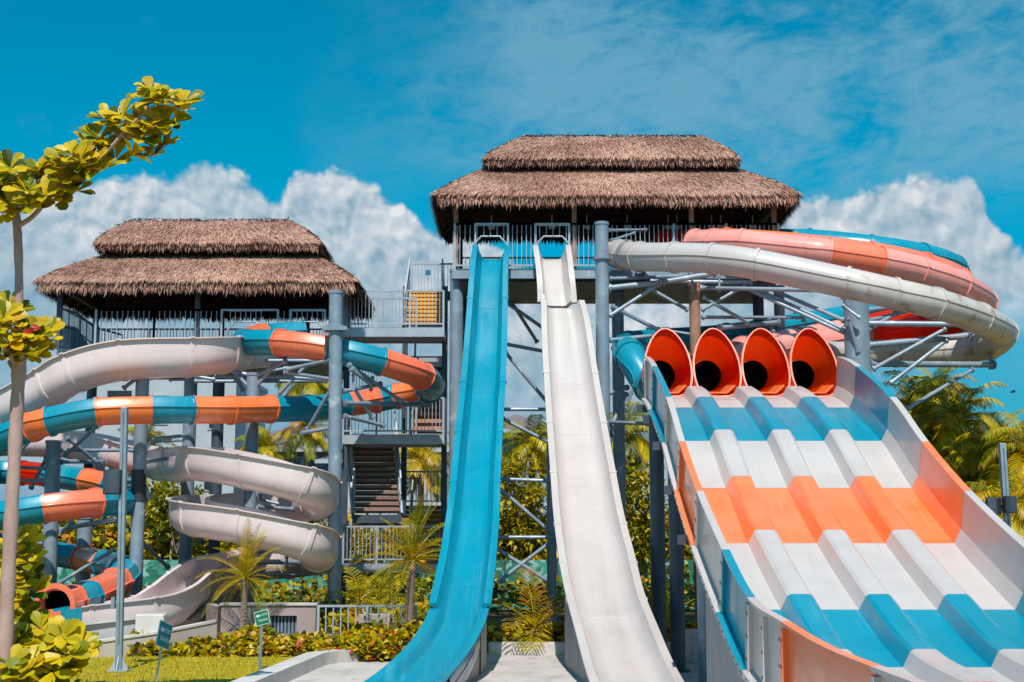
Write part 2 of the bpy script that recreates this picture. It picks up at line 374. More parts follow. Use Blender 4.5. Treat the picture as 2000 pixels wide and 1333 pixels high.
# coping wall round the pool
b = MB()
for (p, q) in zip(cop_out[:-1], cop_out[1:]):
    t = (q-p).normalized(); r = Vector((t.y, -t.x, 0))
def offset_line(pts, w):
    out = []
    for i, p in enumerate(pts):
        a = (pts[min(i+1, len(pts)-1)] - pts[max(i-1, 0)]).normalized(); out.append(p + Vector((a.y, -a.x, 0))*w)
    return out
cin = offset_line(cop_out, .42)
rows = []
for p, q in zip(cop_out, cin):
    rows.append([(p.x, p.y, -.02), (p.x, p.y, .25), (p.x+.02, p.y, .262), (q.x, q.y, .262), (q.x, q.y, .235), (q.x, q.y, .02), (q.x, q.y, -.02)])
b.grid(rows)
t = thing('coping_wall', 'pale stone coping wall that bends between the lawn and the pool floor', 'low wall', (cop_out[2].x, cop_out[2].y, 0))
b.build('coping', 'coping', t, 50)
b = MB(); b.span(P(955, 1250, 34).x, P(1350, 1250, 34).x, 33.6, 34.1, -.02, .27)
t = thing('kerb_wall', 'low beige kerb wall behind the ends of the two speed slides', 'low wall', (3, 33.8, 0)); b.build('kerb', 'coping', t, 50, .02)
b = MB(); b.span(P(1345, 1230, 31.5).x, P(1387, 1230, 31.5).x, 31.2, 32.2, -.02, P(1360, 1232, 31.5).z)
t = thing('plinth_block', 'white rendered block on the pool floor beside the mat slide wall', 'plinth', (4.1, 31.7, 0)); b.build('block', 'concrete_white', t, 50, .05)

# ------------------------------------------------------------------ thatched roofs
def thatch_tier(parent, name, B, T, z0, z1, seed, n, thick=.22, fringe=.34, back=.5):
    "B, T = (x0, x1, y0, y1) of eave and top"
    rd = random.Random(seed)
    (bx0, bx1, by0, by1), (tx0, tx1, ty0, ty1) = B, T
    bc = [Vector((bx0, by0, z0)), Vector((bx1, by0, z0)), Vector((bx1, by1, z0)), Vector((bx0, by1, z0))]
    tc = [Vector((tx0, ty0, z1)), Vector((tx1, ty0, z1)), Vector((tx1, ty1, z1)), Vector((tx0, ty1, z1))]
    H = z1-z0
    def pt(i, u, s):
        a = bc[i].lerp(bc[(i+1) % 4], u); c = tc[i].lerp(tc[(i+1) % 4], u)
        p = a.lerp(c, s); p.z += H*.045*sin(pi*min(1, s)**.8) - .04*(1-s)**4 + .02*sin(u*23+i+seed)*sin(s*5+u*7)
        return p
    m = MB()
    for i in range(4):
        rows = []
        for k in range(7):
            s = k/6; rows.append([pt(i, u/20, s) - Vector((0, 0, .05)) for u in range(21)])
        m.grid(rows, 0)
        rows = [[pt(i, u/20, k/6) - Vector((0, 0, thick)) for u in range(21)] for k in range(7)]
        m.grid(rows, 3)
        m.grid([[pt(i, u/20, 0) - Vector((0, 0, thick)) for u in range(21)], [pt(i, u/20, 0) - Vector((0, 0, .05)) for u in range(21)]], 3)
    m.add([tc[0], tc[1], tc[2], tc[3]], [(0, 1, 2, 3)], 0)
    from mathutils import noise as mnoise
    def pick(p, dark=1.0):
        q = mnoise.noise(Vector((p.x*.55+seed, p.y*.8, p.z*1.1))) + .5*mnoise.noise(Vector((p.x*2.1, p.y*2.4+seed, p.z*3)))
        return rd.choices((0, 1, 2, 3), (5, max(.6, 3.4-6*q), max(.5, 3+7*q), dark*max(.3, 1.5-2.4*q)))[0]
    def blade(p, d, w, l, mi, nrm):
        side = d.cross(nrm).normalized()*w/2
        tip = p + d*l; mid = p + d*l*.6 + nrm*.02
        m.add([p-side, p+side, mid+side*.9, tip+side*.15, tip-side*.15, mid-side*.9], [(0, 1, 2, 5), (5, 2, 3, 4)], mi)
    for i in range(4):
        L = (bc[(i+1) % 4]-bc[i]).length; cnt = int(n*L/10*(back if i == 2 else 1))
        for _ in range(cnt):
            u = rd.random(); s = rd.random()**1.1*1.02
            p = pt(i, u, s); q = pt(i, u, max(0, s-.06)); d = (q-p)
            if d.length < 1e-5: continue
            d.normalize()
            e = (bc[(i+1) % 4]-bc[i]).normalized(); nr = e.cross(-d).normalized()
            if nr.z < 0: nr = -nr
            d = (d + e*rd.gauss(0, .16) + nr*(.06+.12*rd.random())).normalized()
            blade(p, d, .011+.015*rd.random(), .17+.20*rd.random(), pick(p), nr)
        # fringe hanging over the eave
        for _ in range(int(L*380*(back+.3 if i == 2 else 1))):
            u = rd.random(); p = pt(i, u, rd.random()*.05); p.z -= rd.random()*thick*.8
            e = (bc[(i+1) % 4]-bc[i]).normalized(); outw = Vector((e.y, -e.x, 0))
            d = (Vector((0, 0, -1)) + outw*(.15+.5*rd.random()) + e*rd.gauss(0, .18)).normalized()
            blade(p, d, .012+.015*rd.random(), fringe*(.40+.45*rd.random()+.5*rd.random()**3), pick(p, 1.3), outw)
        # inner ragged ends seen from below
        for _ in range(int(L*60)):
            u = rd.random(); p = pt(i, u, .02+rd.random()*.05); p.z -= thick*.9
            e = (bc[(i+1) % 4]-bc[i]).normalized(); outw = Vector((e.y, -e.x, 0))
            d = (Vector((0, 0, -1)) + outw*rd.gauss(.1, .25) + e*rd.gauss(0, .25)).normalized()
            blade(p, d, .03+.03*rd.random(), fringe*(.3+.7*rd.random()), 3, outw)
    # hips and ridge: bound tufts
    lines = [(bc[i], tc[i], 90) for i in range(4)] + [(tc[0], tc[1], 240), (tc[3], tc[2], 120)]
    for p, q, k in lines:
        for _ in range(int(k*(q-p).length/4)):
            s = rd.random(); c = p.lerp(q, s); c.z += H*.045*sin(pi*min(1, s)**.8) if p.z < q.z-.1 else .03
            d = Vector((rd.gauss(0, 1), rd.gauss(0, 1), -.5+rd.gauss(0, .25))).normalized()
            blade(c + Vector((0, 0, .03)), d, .04, .14+.12*rd.random(), rd.choices((1, 2, 3), (4, 3, 3))[0], Vector((0, 0, 1)))
    o = m.build(name, ['thatch1', 'thatch2', 'thatch3', 'thatch4'], parent)
    return o, pt

def rafters(parent, pt, thick, front=12, side=5):
    m = MB()
    for i, k in ((0, front), (2, front), (1, side), (3, side)):
        for j in range(k+1):
            u = (j+.02)/(k+.04)
            m.beam(pt(i, u, .03)-Vector((0, 0, thick+.09)), pt(i, u, .97)-Vector((0, 0, thick+.09)), .09, .12)
        for s in (.05, .2, .35, .5, .65, .8, .95):
            m.beam(pt(i, .01, s)-Vector((0, 0, thick+.035)), pt(i, .99, s)-Vector((0, 0, thick+.035)), .06, .05)
    m.build('rafters', 'wood_dark', parent)

def railing(parent, p, q, h=1.08, bars=.115, post=1.5, base=.09, name='railing', m_='rail', dz=0, bar_w=.018):
    "posts and a barred panel from p to q (points at deck level)"
    p, q = Vector(p), Vector(q); L = (q-p).length; t = (q-p)/L; up = Vector((0, 0, 1))
    m = MB()
    m.beam(p+up*h, q+up*h, .05); m.beam(p+up*base, q+up*base, .035, .045)
    n = max(2, int(L/bars))
    for i in range(1, n):
        a = p + t*(L*i/n); m.beam(a+up*base, a+up*(h-.02), bar_w)
    o = m.build(name, m_, parent)
    k = max(1, round(L/post))
    for i in range(k+1):
        a = p + t*(L*i/k); q_ = MB(); q_.beam(a-up*.12, a+up*(h+.012), .058)
        q_.build('post', m_, o)
    return o

def column(name, label, px_top, py_top, d, dia, group='steel columns carrying the slides', zb=0.0, collar=None, x2=None, m_='steel', cap=True):
    top = P(px_top, py_top, d)
    bx = P(x2, 1065, d).x if x2 else top.x
    t = thing(name, label, 'column', (bx, d, zb), group)
    m = MB(); m.tube([(bx, d, zb), (top.x, d, top.z)], dia/2, 18)
    m.build('shaft', m_, t, 40)
    if cap:
        m = MB(); m.tube([(top.x, d, top.z-.06), (top.x, d, top.z+.015)], dia/2*1.10, 18); m.build('cap_plate', m_, t, 40)
    if collar:
        for cy in collar:
            c = P(px_top, cy, d); xx = bx + (top.x-bx)*(c.z-zb)/(top.z-zb)
            m = MB(); m.tube([(xx, d, c.z-.07), (xx, d, c.z-.045), (xx, d, c.z+.045), (xx, d, c.z+.07)], [dia/2*1.02, dia/2*1.38, dia/2*1.38, dia/2*1.02], 18, caps=False)
            m.build('flange_collar', m_, t, 40)
    m = MB(); m.tube([(bx, d, zb), (bx, d, zb+.05)], dia/2*1.6, 18); m.build('base_plate', m_, t, 40)
    return t
def pipes(parent, lst, r=.06, m_='steel', name='brace'):
    "each (x0, y0, d0, x1, y1, d1[, r])"
    for q in lst:
        m = MB(); a = P(*q[:3]); c = P(*q[3:6]); rr = q[6] if len(q) > 6 else r
        m.tube([a, c], rr, 10)
        t = (c-a).normalized()
        for e, s in ((a, 1), (c, -1)):
            m.tube([e+t*s*.02, e+t*s*.07], rr*1.55, 10)
        m.build(name, m_, parent, 40)

# ------------------------------------------------------------------ right thatched tower
Y0, Y1 = 39.6, 44.6
def roof_set(t, e, lt, ue, ut, sd):
    "e/lt/ue/ut: (x left, x right, y, depth in from front) in pixels for lower eave, lower top, upper eave, ridge"
    def rect(q):
        d = Y0 + q[3]; a = P(q[0], q[2], d); c = P(q[1], q[2], d)
        return (a.x, c.x, d, Y1 - q[3]), a.z
    Be, z0 = rect(e); Bt, z1 = rect(lt); Bu, z2 = rect(ue); Br, z3 = rect(ut)
    o, pt = thatch_tier(t, 'lower_thatch_tier', Be, Bt, z0, z1, sd, 23000)
    rafters(t, pt, .22)
    o2, pt2 = thatch_tier(t, 'upper_thatch_tier', Bu, Br, z2, z3, sd+1, 18000, fringe=.24)
    return Be, z0, z1
t = TR = thing('thatched_tower', 'taller thatched launch tower at the top of the two straight speed slides', 'tower', (3.0, 42, 0))
Be, ze, _ = roof_set(t, (850, 1556, 374, 0), (950, 1440, 332, 1.35), (950, 1440, 303, .95), (1024, 1370, 268, 2.4), 11)
zd = P(1000, 525, 40.1).z
xl, xr = P(886, 525, 40.1).x, P(1522, 525, 40.1).x
m = MB(); m.span(xl, xr, 40.1, 44.1, zd-.06, zd)
m.build('deck', 'steel_dark', t)
m = MB()
for y in (40.1, 44.1):
    m.span(xl-.02, xr+.02, y-.08, y+.08, zd-.30, zd-.065)
for k in range(9):
    x = xl + (xr-xl)*k/8; m.span(x-.05, x+.05, 40.18, 44.02, zd-.26, zd-.065)
m.build('deck_beam', 'steel', t)
m = MB(); m.span(xl, xr, 40.25, 44.0, zd-.36, zd-.31); m.build('soffit', 'steel_dark', t)
for x in (890, 1122, 1352, 1514):
    c = P(x, 525, 40.2); m = MB(); m.beam((c.x, 40.2, zd), (c.x, 40.2, ze+.1), .13); m.build('roof_post', 'rust', t)
    m = MB(); m.beam((c.x, 44.0, zd), (c.x, 44.0, ze+.1), .13); m.build('roof_post', 'wood_dark', t)
m = MB(); m.span(xl-.1, xr+.1, 40.13, 40.27, ze-.22, ze-.02); m.span(xl-.1, xr+.1, 43.93, 44.07, ze-.22, ze-.02)
m.span(xl-.1, xl+.04, 40.28, 43.92, ze-.22, ze-.02); m.span(xr-.04, xr+.1, 40.28, 43.92, ze-.22, ze-.02)
m.build('ring_beam', 'wood_dark', t)
hr = P(1000, 438, 40.1).z - zd
def fx(px, y=40.1): return P(px, 525, y).x
for a, c in ((888, 928), (992, 1046), (1112, 1215), (1215, 1522)):
    railing(t, (fx(a), 40.1, zd), (fx(c), 40.1, zd), hr, .13)
railing(t, (xl, 44.0, zd), (xr, 44.0, zd), 1.1, .11)
railing(t, (xl, 40.2, zd), (xl, 43.9, zd), 1.1, .12); railing(t, (xr, 40.2, zd), (xr, 43.9, zd), 1.1, .12)
m = MB(); m.beam((fx(888), 40.1, zd+hr), (fx(1522), 40.1, zd+hr), .05); m.build('top_rail', 'rail', t)
for c in (958, 1080):
    for k, (dx, dy) in enumerate(((0, 0),)):
        pts = [P(c-34, 520, 40.05), P(c-34, 480, 40.05), P(c-18, 462, 40.05), P(c+18, 462, 40.05), P(c+34, 480, 40.05), P(c+34, 520, 40.05)]
        m = MB(); m.tube(pts, .028, 8); m.build('gate_frame', 'rail', t, 50)
    m = MB()
    m.beam(P(c-30, 441, 40.1), P(c+30, 441, 40.1), .02)
    for q in (-26, -13, 0, 13, 26):
        a = P(c+q, 440, 40.1); e = P(c+q, 461 if abs(q) < 20 else 469, 40.1); m.beam(a, e, .018)
    m.build('gate_bars', 'rail', t)
for x in (960, 1078, 1146, 1225, 1305, 1322, 1390, 1408, 1470):
    c = P(x, 443, 42.0); m = MB(); m.box((c.x, 42.0, c.z), (.2, .12, .14)); m.box((c.x, 42.0, c.z+.2), (.03, .03, .3)); m.build('lamp', 'sign_white', t)
# cross bracing between the speed slides
pipes(t, [(990, 592, 41.5, 1062, 642, 41.5), (985, 672, 41.5, 1070, 688, 41.5), (985, 686, 41.5, 1072, 790, 41.5), (975, 800, 41, 1072, 800, 41), (980, 817, 41, 1075, 866, 41),
          (970, 936, 40, 1082, 940, 40), (970, 950, 40, 1080, 1044, 40), (965, 1050, 39, 1085, 1050, 39), (970, 1072, 39, 1080, 1142, 39), (972, 1138, 39, 1082, 1054, 39),
          (985, 578, 43, 1165, 582, 43), (890, 655, 42, 925, 642, 42), (1000, 592, 43.8, 1050, 670, 43.8)], .055)
# its columns
column('support_column', 'grey steel column at the left end of the taller tower, behind the blue slide', 892, 528, 40.4, .38, 'steel columns under the thatched towers')
column('support_column', 'grey steel column with a flange collar standing just right of the white speed slide top', 1175, 436, 37.6, .36, 'steel columns under the thatched towers', collar=(505,))
column('support_column', 'grey steel column close behind the left edge of the white speed slide', 1076, 700, 41.2, .27, 'steel columns under the thatched towers')
column('support_column', 'grey rear column between the collared column and the teal tube', 1206, 556, 42.0, .36, 'steel columns under the thatched towers')
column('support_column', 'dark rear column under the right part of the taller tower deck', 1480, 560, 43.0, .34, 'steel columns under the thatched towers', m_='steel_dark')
column('support_column', 'pale rear column under the right end of the taller tower deck', 1521, 560, 43.0, .33, 'steel columns under the thatched towers')
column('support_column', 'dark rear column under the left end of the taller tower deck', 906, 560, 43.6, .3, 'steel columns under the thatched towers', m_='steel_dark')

# ------------------------------------------------------------------ left thatched tower
t = TL = thing('thatched_tower', 'lower thatched launch tower at the left, behind the spiral slides', 'tower', (-9.0, 42, 0))
Be, ze, _ = roof_set(t, (77, 693, 543, 0), (205, 610, 500, 1.6), (190, 623, 468, 1.1), (255, 562, 432, 2.4), 31)
zd = P(400, 682, 40.1).z
xl, xr = P(113, 682, 40.1).x, P(650, 682, 40.1).x
m = MB(); m.span(xl, xr, 40.1, 44.1, zd-.06, zd); m.build('deck', 'steel_dark', t)
m = MB()
for y in (40.1, 44.1): m.span(xl, xr, y-.08, y+.08, zd-.32, zd-.065)
for k in range(9):
    x = xl + (xr-xl)*k/8; m.span(x-.05, x+.05, 40.18, 44.02, zd-.28, zd-.065)
m.build('deck_beam', 'steel_dark', t)
m = MB(); m.span(xl, xr, 40.2, 44.05, zd-.42, zd-.33); m.build('soffit', 'steel_dark', t)
for x in (114, 384, 646):
    c = P(x, 660, 40.2); m = MB(); m.beam((c.x, 40.2, zd), (c.x, 40.2, ze+.1), .13); m.build('roof_post', 'steel_dark', t)
for x in (186, 433, 600):
    c = P(x, 660, 44.0); m = MB(); m.beam((c.x, 44.0, zd), (c.x, 44.0, ze+.1), .13); m.build('roof_post', 'wood_dark', t)
m = MB(); m.span(xl-.1, xr+.1, 40.13, 40.27, ze-.22, ze-.02); m.span(xl-.1, xr+.1, 43.93, 44.07, ze-.22, ze-.02)
m.span(xl-.1, xl+.04, 40.28, 43.92, ze-.22, ze-.02); m.span(xr-.04, xr+.1, 40.28, 43.92, ze-.22, ze-.02)
m.build('ring_beam', 'wood_dark', t)
hr = P(400, 606, 40.1).z - zd
def fx(px, y=40.1): return P(px, 660, y).x
for a, c in ((186, 300), (300, 432), (542, 566), (634, 650)):
    railing(t, (fx(a), 40.1, zd), (fx(c), 40.1, zd), hr, .14)
railing(t, (xl, 44.0, zd), (xr, 44.0, zd), 1.15, .10)
railing(t, (xl, 40.2, zd), (xl, 43.9, zd), 1.2, .12)
m = MB(); m.beam((fx(186), 40.1, zd+hr), (fx(650), 40.1, zd+hr), .05); m.build('top_rail', 'rail', t)
for c in (480, 600):
    pts = [P(c-40, 680, 40.05), P(c-38, 648, 40.05), P(c-20, 629, 40.05), P(c+20, 629, 40.05), P(c+38, 648, 40.05), P(c+40, 680, 40.05)]
    m = MB(); m.tube(pts, .026, 8); m.build('gate_frame', 'rail', t, 50)
    m = MB()
    m.beam(P(c-33, 608, 40.1), P(c+33, 608, 40.1), .02)
    for q in range(-30, 31, 10):
        m.beam(P(c+q, 607, 40.1), P(c+q, 628 if abs(q) < 25 else 638, 40.1), .018)
    m.build('gate_bars', 'rail', t)
# stair at the left end with a grey side sheet
m = MB()
a = [P(112, 600, 40.6), P(150, 612, 40.6), P(185, 640, 40.6), P(240, 655, 40.6)]
m.tube(a, .03, 8); m.tube([q-Vector((0, 0, .5)) for q in a], .02, 8)
for i in range(12):
    s = i/11; p = a[0].lerp(a[3], s); m.beam(p-Vector((0, 0, .9)), p-Vector((0, 0, .02)), .018)
m.build('stair_railing', 'steel_dark', t, 50)
m = MB()
q = [P(120, 632, 41.2), P(150, 640, 41.2), P(182, 690, 41.2), P(120, 690, 41.2)]
m.add(q + [v+Vector((0, .05, 0)) for v in q], [(0, 1, 2, 3), (7, 6, 5, 4), (0, 4, 5, 1), (1, 5, 6, 2), (2, 6, 7, 3), (3, 7, 4, 0)])
m.build('side_sheet', 'bgrey', t)
# pipes and knee braces under the deck
pipes(t, [(430, 705, 39.5, 640, 705, 39.5), (560, 730, 38.6, 652, 742, 38.6), (470, 735, 39, 560, 720, 39), (420, 735, 39, 500, 742, 39), (440, 690, 39.5, 475, 765, 39.5), (545, 770, 39.2, 600, 712, 39.2),
          (180, 700, 39.8, 420, 742, 39.8), (380, 745, 40.3, 640, 745, 40.3)], .05, 'steel')
column('support_column', 'thick pale grey column in front of the right end of the lower tower', 656, 570, 36.0, .34, 'steel columns under the thatched towers', collar=(640,), x2=656)
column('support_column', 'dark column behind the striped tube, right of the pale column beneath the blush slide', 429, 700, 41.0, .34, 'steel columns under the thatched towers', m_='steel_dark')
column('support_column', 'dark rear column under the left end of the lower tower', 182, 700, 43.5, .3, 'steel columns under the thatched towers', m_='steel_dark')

# ------------------------------------------------------------------ stair tower between the two
t = ST = thing('stair_tower', 'grey steel stair tower with railed landings between the two thatched towers', 'stair tower', (-3.3, 42, 0))
def landing(yt, xa=668, xb=868, fascia=18, d=41.0, dep=1.3, rail=True, m_='steel_light'):
    a = P(xa, yt, d); c = P(xb, yt, d)
    m = MB(); m.span(a.x, c.x, d, d+dep, a.z-.06, a.z); m.build('landing', 'steel_dark', t)
    m = MB(); m.span(a.x, c.x, d-.07, d-.003, a.z-.28, a.z-.02); m.span(a.x, c.x, d+dep+.003, d+dep+.07, a.z-.28, a.z-.02)
    m.span(a.x, a.x+.07, d, d+dep, a.z-.28, a.z-.07); m.span(c.x-.07, c.x, d, d+dep, a.z-.28, a.z-.07)
    for k in range(1, 6):
        y = d + dep*k/6; m.span(a.x+.08, c.x-.08, y-.03, y+.03, a.z-.24, a.z-.065)
    m.build('landing_beam', m_, t)
    if rail:
        railing(t, (a.x+.03, d-.035, a.z), (c.x-.03, d-.035, a.z), P(xa, yt-71, d).z-a.z, .105, 1.0, .1)
        railing(t, (a.x+.03, d+dep, a.z), (c.x-.9, d+dep, a.z), 1.08, .10, 1.0, .1)
        railing(t, (a.x+.03, d+.03, a.z), (a.x+.03, d+dep-.05, a.z), 1.08, .11, 1.0, .1)
    return a.z
def flight(x0b, x1b, yb, db, x0t, x1t, yt, dt, n, m_='yellow', riser='step', stringer='steel_dark', lip=.5, closed=True):
    "stair flight from bottom edge (x0b..x1b at yb, depth db) to top edge"
    bl, br, tl, tr = P(x0b, yb, db), P(x1b, yb, db), P(x0t, yt, dt), P(x1t, yt, dt)
    m = MB(); r_ = MB()
    for k in range(n):
        s = (k+.5)/n; a = bl.lerp(tl, s); c = br.lerp(tr, s); hh = (tl.z-bl.z)/n; dd = abs(dt-db)/n
        m.box(((a.x+c.x)/2, a.y, a.z), ((c.x-a.x)*.98, dd*1.15+.03, .05))
        m.box(((a.x+c.x)/2, a.y-(dd/2+.02 if dt > db else -dd/2-.02), a.z-.02), ((c.x-a.x)*.98, .02, hh*lip))
        if closed: r_.box(((a.x+c.x)/2, a.y+(dd/2 if dt > db else -dd/2), a.z-hh*.3), ((c.x-a.x)*.96, .02, hh*.9))
    m.build('treads', m_, t)
    if closed: r_.build('risers', riser, t)
    for p, q, o_ in ((bl, tl, -.03), (br, tr, .03)):
        m = MB(); m.beam(p+Vector((o_, 0, -.1)), q+Vector((o_, 0, -.1)), .06, .28); m.build('stringer', stringer, t)
    for e in ((bl, tl), (br, tr)):
        m = MB()
        for h in (.5, .95): m.beam(e[0]+Vector((0, 0, h)), e[1]+Vector((0, 0, h)), .045)
        for k in range(8):
            s = k/7; p = e[0].lerp(e[1], s); m.beam(p, p+Vector((0, 0, .95)), .025)
        m.build('stair_railing', 'rail', t)
landing(640); landing(849); landing(1100)
a = P(798, 568, 43.2); c = P(884, 568, 43.2)
m = MB(); m.span(a.x, c.x, 43.3, 44.6, a.z-.06, a.z); m.span(a.x, c.x, 43.23, 43.297, a.z-.3, a.z-.02); m.build('landing', 'steel_dark', t)
railing(t, (a.x, 44.5, a.z), (c.x, 44.5, a.z), P(798, 516, 44.5).z-a.z, .10, 1.0, .05)
flight(790, 866, 636, 42.3, 800, 864, 566, 43.25, 9)
flight(805, 868, 843, 42.3, 812, 866, 695, 44.2, 11, 'brown', 'brown', closed=True)
flight(692, 782, 1000, 41.25, 680, 770, 868, 42.5, 12, 'board', 'board', 'steel', closed=True)
flight(798, 870, 1100, 42.3, 806, 868, 1000, 43.8, 10, 'yellow')
flight(780, 870, 1040, 44.3, 780, 872, 985, 44.9, 6, 'brown', 'brown')
m = MB(); a = P(672, 700, 43); c = P(874, 700, 43)
m.span(a.x, c.x, 42.9, 43.0, P(672, 717, 43).z, P(672, 700, 43).z); m.build('cross_beam', 'steel_light', t)
m = MB()
a, c = P(688, 1000, 41.2), P(786, 1020, 41.2); m.span(a.x, c.x, 41.2, 43.6, P(690, 1022, 41.2).z, P(690, 1006, 41.2).z); m.build('mid_landing', 'steel_dark', t)
a, c = P(780, 985, 44.6), P(868, 985, 44.6)
railing(t, (a.x, 44.6, a.z), (c.x, 44.6, a.z), 1.0, .1)
for x, d, mm in ((676, 42.4, 'steel_dark'), (868, 42.2, 'steel_dark'), (676, 44.3, 'steel_dark'), (790, 44.3, 'steel_dark')):
    z = P(x, 560, d).z; m = MB(); xx = P(x, 800, d).x; m.beam((xx, d, 0), (xx, d, z), .16); m.build('stair_post', mm, t)
# back cladding railings of the middle level
a = P(690, 760, 44.4); c = P(868, 760, 44.4)
railing(t, (a.x, 44.4, a.z), (c.x, 44.4, a.z), 1.0, .09, 1.2, .05)
m = MB(); c = P(836, 533, 44.4); m.box((c.x, 44.4, c.z), (.16, .03, .16)); m.build('sign_plate', 'sign_blue', t)

# ------------------------------------------------------------------ slide builders
def frames(pts):
    out = []
    for i, p in enumerate(pts):
        t = (pts[min(i+1, len(pts)-1)] - pts[max(i-1, 0)]).normalized()
        r = t.cross(Vector((0, 0, 1)))
        r = (out[-1][1] if r.length < .05 and out else r.normalized())
        out.append((t, r, r.cross(t)))
    return out
def ring_profile():
    pr = [(cos(a), sin(a)) for a in [pi + pi*k/12 for k in range(13)]]
    pr += [(1.07, .03), (1.07, .07), (.95, .09), (.84, .42), (.66, .70), (.38, .80), (0, .83), (-.38, .80), (-.66, .70), (-.84, .42), (-.95, .09), (-1.07, .07), (-1.07, .03)]
    return pr
def round_profile():
    pr = [(cos(a), sin(a)) for a in [pi + pi*k/14 for k in range(15)]]
    pr += [(1.06, .02), (1.06, .07), (.99, .08)] + [(cos(a), sin(a)) for a in [.2+(pi-.4)*k/12 for k in range(13)]] + [(-.99, .08), (-1.06, .07), (-1.06, .02)]
    return pr
def flume_profile(h=.85, th=.06):
    i = 1-th
    pr = [(-1.16, h), (-1.16, h-.06), (-1, h-.06), (-1, h*.4)] + [(cos(a), sin(a)) for a in [pi + pi*k/14 for k in range(15)]] + [(1, h*.4), (1, h-.06), (1.16, h-.06), (1.16, h)]
    pr += [(i, h), (i, h*.4)] + [(i*cos(a), i*sin(a)) for a in [2*pi - pi*k/14 for k in range(15)]] + [(-i, h*.4), (-i, h)]
    return pr
def slide(t, ctrl, prof, r0, sub=9, part='tube_section', fl=1.10, flw=.045, close=False, colour='teal', mats=None, tilt=0):
    "ctrl: (px, py, d, colour of the section that starts here[, radius])"
    P3 = []; cols = []; cur = colour
    for q in ctrl:
        v = P(q[0], q[1], q[2]); rr = q[4] if len(q) > 4 else r0
        P3.append((v.x, v.y, v.z, rr)); cur = q[3] or cur; cols.append(cur)
    S = catmull(P3, sub); pts = [Vector(s[1][:3]) for s in S]; FR = frames(pts)
    def row(i, k=1.0, sh=0):
        tt, rr, nn = FR[i]; p = pts[i] + tt*sh; r = S[i][1][3]
        return [p + rr*(a*r*k) + nn*(c*r*k) for a, c in prof]
    n = len(ctrl)-1
    for i in range(n):
        lo, hi = i*sub, (i+1)*sub
        m = MB(); m.grid([row(j) for j in range(lo, hi+1)], 0, True)
        L = (pts[hi]-pts[lo]).length
        kk = 1+(fl-1)
        for e, s in ((lo, 1), (hi, -1)):
            m.grid([row(e, 1.0, 0), row(e, kk, s*.001), row(e, kk, s*flw), row(e, 1.0, s*flw)], 0, True)
        if close and i == n-1: m.add(row(hi), [tuple(range(len(prof)))])
        m.build(part, cols[i], t, 32)
    return pts, FR
def at_base(px, d): return (P(px, 1065, d).x, d, 0)

# striped closed tube slide (left)
t = thing('tube_slide', 'closed teal and orange striped spiral tube slide at the left', 'water slide', at_base(400, 37))
A = [(592, 650, 40.2, 'teal'), (512, 656, 39.6, 'orange'), (481, 667, 38.2, 'teal'), (548, 668, 36.8, 'coral'), (642, 681, 36.5, 'teal'), (746, 705, 36.7, 'coral'), (824, 734, 37.6, 'teal'), (838, 760, 39.6, 'orange'),
     (776, 772, 40.4, 'teal'), (733, 780, 40.2, 'coral'), (672, 789, 39.4, 'teal'), (600, 796, 38.3, 'teal'), (527, 797, 37.2, 'orange'), (450, 799, 36.2, 'orange'), (375, 799, 35.6, 'teal'), (296, 799, 35.2, 'orange'), (190, 803, 34.9, 'teal'), (98, 821, 34.9, 'orange'),
     (64, 832, 35.1, 'teal'), (-10, 862, 36.0, 'teal'), (-85, 892, 38.2, 'teal'), (-75, 912, 41.0, 'red'), (-15, 920, 42.2, 'teal'), (45, 922, 42.4, 'red'), (98, 927, 42.0, 'teal'), (172, 938, 41.3, 'orange'),
     (222, 948, 40.2, 'teal'), (262, 964, 38.4, 'teal'), (252, 976, 36.6, 'teal'), (187, 980, 35.2, 'coral'), (87, 991, 34.6, 'teal'), (-20, 1010, 34.8, 'teal'), (-85, 1030, 36.8, 'teal'), (-70, 1050, 40.0, 'teal'), (-20, 1060, 41.2, 'teal'), (30, 1068, 41.4, 'red'),
     (96, 1078, 41.0, 'teal'), (162, 1090, 40.0, 'orange'), (208, 1100, 38.6, 'teal'), (243, 1113, 36.6, 'teal'), (228, 1136, 34.9, 'coral'), (172, 1163, 33.2, 'teal'), (140, 1172, 32.5, 'coral'), (108, 1182, 31.6, None)]
A = [(x, y, d, c, .375) for x, y, d, c in A]
slide(t, A, ring_profile(), .375)
m = MB(); c = P(108, 1182, 31.6); f = (P(108, 1182, 31.6)-P(140, 1172, 32.5)).normalized()
rr = f.cross(Vector((0, 0, 1))).normalized(); nn = rr.cross(f)
m.grid([[c + f*s + rr*(cos(a)*r) + nn*(sin(a)*r) for a in [2*pi*k/28 for k in range(28)]] for s, r in ((-.02, .37), (-.02, .47), (.06, .47), (.06, .36), (-.3, .34))], 0, True)
m.build('mouth_ring', 'coral', t, 40)
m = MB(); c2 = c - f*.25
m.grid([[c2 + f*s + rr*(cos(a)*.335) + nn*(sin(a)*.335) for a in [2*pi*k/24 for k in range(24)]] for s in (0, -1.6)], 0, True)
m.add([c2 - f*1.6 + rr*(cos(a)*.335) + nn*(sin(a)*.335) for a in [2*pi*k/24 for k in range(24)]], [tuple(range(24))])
m.build('painted_shade_bore', 'black', t, 40)  # shade inside the mouth painted as a black inner tube, no separate liner
